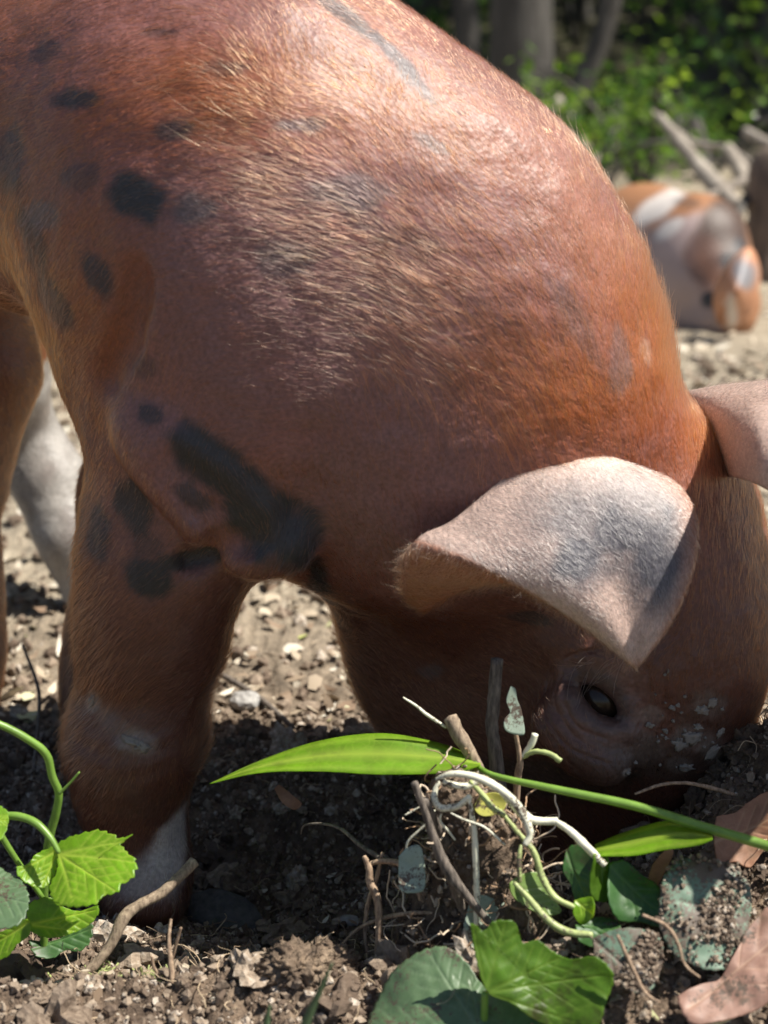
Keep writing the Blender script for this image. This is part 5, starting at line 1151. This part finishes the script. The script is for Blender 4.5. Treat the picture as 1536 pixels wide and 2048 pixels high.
leaf_thing('leaf_scrap', SCRAP, 'soiled pale scrap below the white runners', 'leaf scrap', SC, [(936, 1810), (955, 1790), (1000, 1800), (1015, 1820), (985, 1850), (940, 1905), (920, 1890)], .722, (.1, -.8, .5), None, (.15, .1), .0016, n=70, rings=10)
leaf_thing('curled_leaf', green_mat('young_leaf', (.22, .33, .09), (.33, .43, .2), .35, dirt=.1), 'small yellow-green curled leaf among the runners', 'leaf', None, [(1012, 1770), (1040, 1750), (1075, 1748), (1098, 1790), (1114, 1825), (1090, 1832), (1050, 1812), (1020, 1790)], .716, (.3, -.7, .6), None, (.4, .1), .0014, [(1015, 1760, 1110, 1828)], 0, 3)
g = empty('crumpled_leaf_clump', atY(1240, 1880, .69), 'crumpled dark green leaves under the lower grass blade', 'leaves')
for k, (o_, Y, nr, m_) in enumerate((([(1128, 1700), (1150, 1688), (1185, 1700), (1192, 1760), (1180, 1820), (1155, 1815), (1140, 1770), (1125, 1740)], .715, (-.4, -.8, .4), DARKLEAF), ([(1178, 1705), (1215, 1712), (1225, 1760), (1212, 1800), (1180, 1790)], .71, (.5, -.8, .3), OLIVE),
                               ([(1215, 1730), (1250, 1720), (1290, 1750), (1315, 1775), (1318, 1830), (1322, 1858), (1280, 1845), (1235, 1840), (1212, 1800)], .705, (.1, -.7, .7), DARKLEAF), ([(1150, 1800), (1185, 1795), (1188, 1830), (1165, 1850), (1148, 1830)], .70, (-.2, -.8, .5), FRESH), ([(1150, 1850), (1200, 1830), (1240, 1850), (1220, 1890), (1160, 1882)], .695, (0, -.5, .8), DARKLEAF))):
    leaf_part(g, 'leaf', m_, o_, Y, nr, None, (.35, -.2), .003, [(*o_[0], *o_[len(o_) // 2])], .04, 30 + k, rings=14, n=90)
leaf_thing('soiled_leaf', DIRTY, 'round blue-green leaf caked with crumbs of soil', 'leaf', None, [(1325, 1760), (1350, 1725), (1390, 1712), (1430, 1722), (1475, 1730), (1500, 1770), (1503, 1840), (1490, 1900), (1450, 1935), (1400, 1930), (1350, 1900), (1322, 1840)], .69, (.1, -.65, .75), None, (-.2, -.1), .003, [(1325, 1800, 1500, 1820)], .03, 41)
leaf_thing('soiled_leaf', DIRTY, 'dull green leaf smeared with soil under the pale roots', 'leaf', None, [(1185, 1875), (1230, 1862), (1290, 1862), (1325, 1890), (1318, 1950), (1290, 1990), (1240, 1975), (1195, 1930)], .672, (-.1, -.6, .75), None, (-.15, .1), .003, [(1190, 1880, 1300, 1980)], .03, 42)
g = empty('broad_leaf_plant', atY(960, 2090, .66), 'broad lobed leaves in front, one glossy blue-green and one backlit', 'plant')
leaf_part(g, 'leaf', BLUELEAF, [(700, 2110), (722, 2040), (745, 1985), (785, 1935), (845, 1908), (895, 1902), (935, 1930), (965, 1968), (1010, 1988), (1080, 2020), (1150, 2060), (1130, 2140), (1000, 2180), (820, 2180)], .655, (-.12, -.45, .88), (930, 2060), (-.25, .1), .003, [(965, 2075, 860, 1910), (965, 2075, 730, 2050), (965, 2075, 940, 1960), (965, 2075, 1080, 2040)], .02, 51, rings=30, n=200)
leaf_part(g, 'leaf', OLIVE, [(938, 1845), (950, 1850), (966, 1862), (985, 1843), (1008, 1840), (1030, 1846), (1045, 1885), (1075, 1880), (1105, 1902), (1140, 1918), (1185, 1912), (1215, 1935), (1222, 1965), (1205, 2010), (1190, 2050), (1130, 2060), (1070, 2040), (1020, 2005), (975, 1985), (955, 1930)], .66, (.05, -.86, .5), (1060, 1960), (.18, .1), .003, [(970, 1985, 1010, 1845), (970, 1985, 1200, 1950), (970, 1985, 1120, 1915), (970, 1985, 1150, 2045), (970, 1985, 945, 1850)], .02, 52, rings=30, n=200)
stick_part(g, 'leaf_stalk', GSTEM, pts([(970, 1985), (968, 2040), (962, 2095)], .66), [7 * PX, 8 * PX, 8 * PX], .05)
# ---- dead leaves and straw
DL = 'fallen dead leaves'
leaf_thing('dead_leaf', DEAD, 'curled orange-brown dead leaf behind the grass stalk', 'dead leaf', DL, [(1432, 1640), (1470, 1628), (1500, 1605), (1545, 1588), (1580, 1640), (1560, 1690), (1530, 1700), (1500, 1738), (1470, 1728), (1438, 1735), (1428, 1690)], .772, (-.2, -.7, .7), None, (.35, .1), .004, [(1430, 1690, 1560, 1630)], .02, 61)
leaf_thing('dead_leaf', DEADPINK, 'faded pinkish dead leaf beside the pale straw', 'dead leaf', DL, [(1355, 2000), (1400, 1972), (1440, 1955), (1475, 1900), (1500, 1850), (1560, 1790), (1600, 1850), (1590, 1960), (1540, 2000), (1480, 2030), (1400, 2055), (1370, 2040)], .665, (-.25, -.55, .8), None, (.25, -.1), .004, [(1380, 2020, 1580, 1850)], .02, 62)
leaf_thing('dead_leaf', DEAD, 'small curled brown leaf on bright ground behind the foreleg', 'dead leaf', DL, [(533, 1335), (545, 1318), (568, 1306), (592, 1312), (580, 1340), (560, 1368), (540, 1362)], 1.28, (.2, -.8, .5), None, (.6, .1), .004, n=60, rings=8)
leaf_thing('dead_leaf', DEAD, 'brown dead leaf flake beside the pit', 'dead leaf', DL, [(548, 1580), (560, 1572), (585, 1590), (602, 1610), (590, 1622), (565, 1605)], .88, (.1, -.7, .6), None, (.5, .1), .002, n=60, rings=8)
leaf_thing('dead_leaf', DEAD, 'narrow tan dead leaf standing behind the crumpled leaves', 'dead leaf', DL, [(1295, 1770), (1305, 1730), (1330, 1700), (1345, 1702), (1330, 1740), (1310, 1778)], .725, (.2, -.8, .4), None, (.3, .1), .002, n=60, rings=8)
STRAW = bark_mat('straw', (.50, .44, .22), (.66, .60, .36), 200.0, .1)
stick('straw', STRAW, 'pale yellow straw lying over the faded dead leaf', 'straw', pts([(1400, 2062), (1460, 2030), (1540, 1995), (1620, 1955)], .66, .655), [7 * PX, 9 * PX, 10 * PX, 10 * PX], .08)
# ---- grass tufts out of focus at the very front
for k, (p, lb) in enumerate((([(560, 2300), (585, 2120), (610, 2050), (640, 1980), (665, 1925)], 'slender grey-green grass blade leaning in the front soil'), ([(518, 2300), (525, 2120), (532, 2050), (540, 2010)], 'short grey-green grass blade in the front soil'), )):
    P = pts(p, .60); b = P[0]; V, F = [], []; Pp = path([np.array(q) - b for q in P], 20)
    for i, q in enumerate(Pp):
        w = .0032 * (1 - (i / 19) ** 1.5) + .0003; V += [q - RT * w, q + np.array((0, -.001, 0)), q + RT * w]
    F = [(i * 3 + j, i * 3 + j + 1, i * 3 + j + 4, i * 3 + j + 3) for i in range(19) for j in (0, 1)]
    o = add_obj('grass_sprout', mesh_py('grass_sprout', V, F), BLUELEAF, None, lb, 'grass', None, loc=b); s = o.modifiers.new('thickness', 'SOLIDIFY'); s.thickness = .0004
# ---- stones and clods
def lump(name, c, r, axes, mat, label, cat, seed, amp=.25, fr=1.5, base=None, group=None, clod=False):
    v0, f0 = base or I3; ph = seed * 7.7
    k = 1 + amp * noise3(v0 * fr + ph) + amp * .5 * noise3(v0 * fr * 2.4 + ph)
    if clod: k = k + .45 * np.abs(noise3(v0 * 3.2 + ph)) + .35 * np.abs(noise3(v0 * 7 + ph)) + .2 * np.abs(noise3(v0 * 15 + ph)) - .35
    V = (v0 * k[:, None] * np.array(r)) @ np.array(axes)
    return add_obj(name, mesh_from(name, V, f0, clod), mat, None, label, cat, group, loc=c)
def gpt(u, v):                                        # where the pixel's ray meets the soil
    d = ray(u, v); t = np.arange(.6, 4, .002); P = CAM + d * t[:, None]; return P[int(np.argmax(P[:, 2] < GZ(P[:, 0], P[:, 1], False)))]
I5 = ico(5)
s1 = unit((.8, -.2, -.15)); s2 = unit(np.cross((0, -.5, .9), s1)); s3 = np.cross(s1, s2)
lump('stone', gpt(450, 1840) + np.array((0, 0, .004)), (.027, .016, .010), (s1, s2, s3), STONE, 'dark slab of stone half buried beside the front foot', 'stone', 1, .18)
for k, (u, v, r, lb) in enumerate(((795, 1480, .010, 'small grey stone under the pig\'s jaw'), (700, 1850, .007, 'pale pebble in the shaded hole'), (490, 1410, .012, 'whitish stone on the lit ground behind the foreleg'), (225, 1850, .008, 'small grey pebble beneath the toothed leaves'), (1210, 1650, .006, 'tiny pebble beside the grass stalk'))):
    lump('stone', gpt(u, v) + np.array((0, 0, r * .3)), (r, r * .8, r * .65), np.eye(3), PALESTONE if k != 0 else STONE, lb, 'stone', 10 + k, .2)
for k, (u, v, r, lb) in enumerate(((590, 1935, .016, 'lumpy clod of soil lit at the edge of the hole'), (650, 1925, .014, 'smaller clod leaning on the lumpy clod'), (250, 1925, .011, 'round clod beside the bent stick'), (1440, 1545, .013, 'dark crumbly clod under the pig\'s muzzle'), (1500, 1490, .016, 'dark clod heaped against the pig\'s nose'), (720, 1925, .014, 'clod at the foot of the hooked root'))):
    lump('soil_clod', gpt(u, v) + np.array((0, 0, -r * .05)), (r * 1.25, r, r * .85), np.eye(3), gm, lb, 'clod', 20 + k, .28, 1.6, I5, None, True)
# moss
n = 500; c = gpt(290, 1955); P = c + RNG.normal(size=(n, 3)) * np.array((.016, .008, .002)); P[:, 2] = GZ(P[:, 0], P[:, 1]) + .001
o = curls('moss', P, RNG.uniform(.004, .009, n), RNG.uniform(.0003, .0006, n), np.tile((.30, .34, .12), (n, 1)) * RNG.uniform(.6, 1.2, (n, 1)), fm, K=4, wig=.4)
o['kind'] = 'stuff'; o['label'] = 'tuft of yellow-green moss on the front soil'

# crumbs of soil lying on the soiled leaves and on the runner clump
def crumbs_on(o, n, rmin, rmax, parent=None, name='soil_crumb'):
    me = o.data; k = len(me.vertices); co = np.zeros(k * 3); me.vertices.foreach_get('co', co); co = co.reshape(-1, 3)
    cl = noise3(co * 60 + 3) + .5 * RNG.normal(size=k) * .5; w = np.clip(cl + .15, 0, 1) ** 1.5; w /= w.sum()
    P = co[RNG.choice(k, n, p=w)] + RNG.normal(size=(n, 3)) * .0008 + np.array((0, -.0006, .0012)); r = rmin + (rmax - rmin) * RNG.random(n) ** 3
    v0, f0 = I1; ph = RNG.uniform(0, 90, (n, 3)); Q = v0[None] * (1 + .9 * noise3(v0[None] * 1.3 + ph[:, None]))[..., None] * r[:, None, None] + P[:, None]
    c = add_obj(name, mesh_from(name, Q.reshape(-1, 3), (f0[None] + (np.arange(n) * len(v0))[:, None, None]).reshape(-1, 3), False), cm, o); c['kind'] = 'stuff'
for o in [x for x in bpy.data.objects if x.name.startswith('soiled_leaf')]: crumbs_on(o, 900, .0004, .0017, name='soil_crumbs_on_leaf')
for o in [x for x in bpy.data.objects if x.name.startswith('root_soil')]: crumbs_on(o, 1500, .0006, .003, name='clinging_crumbs')
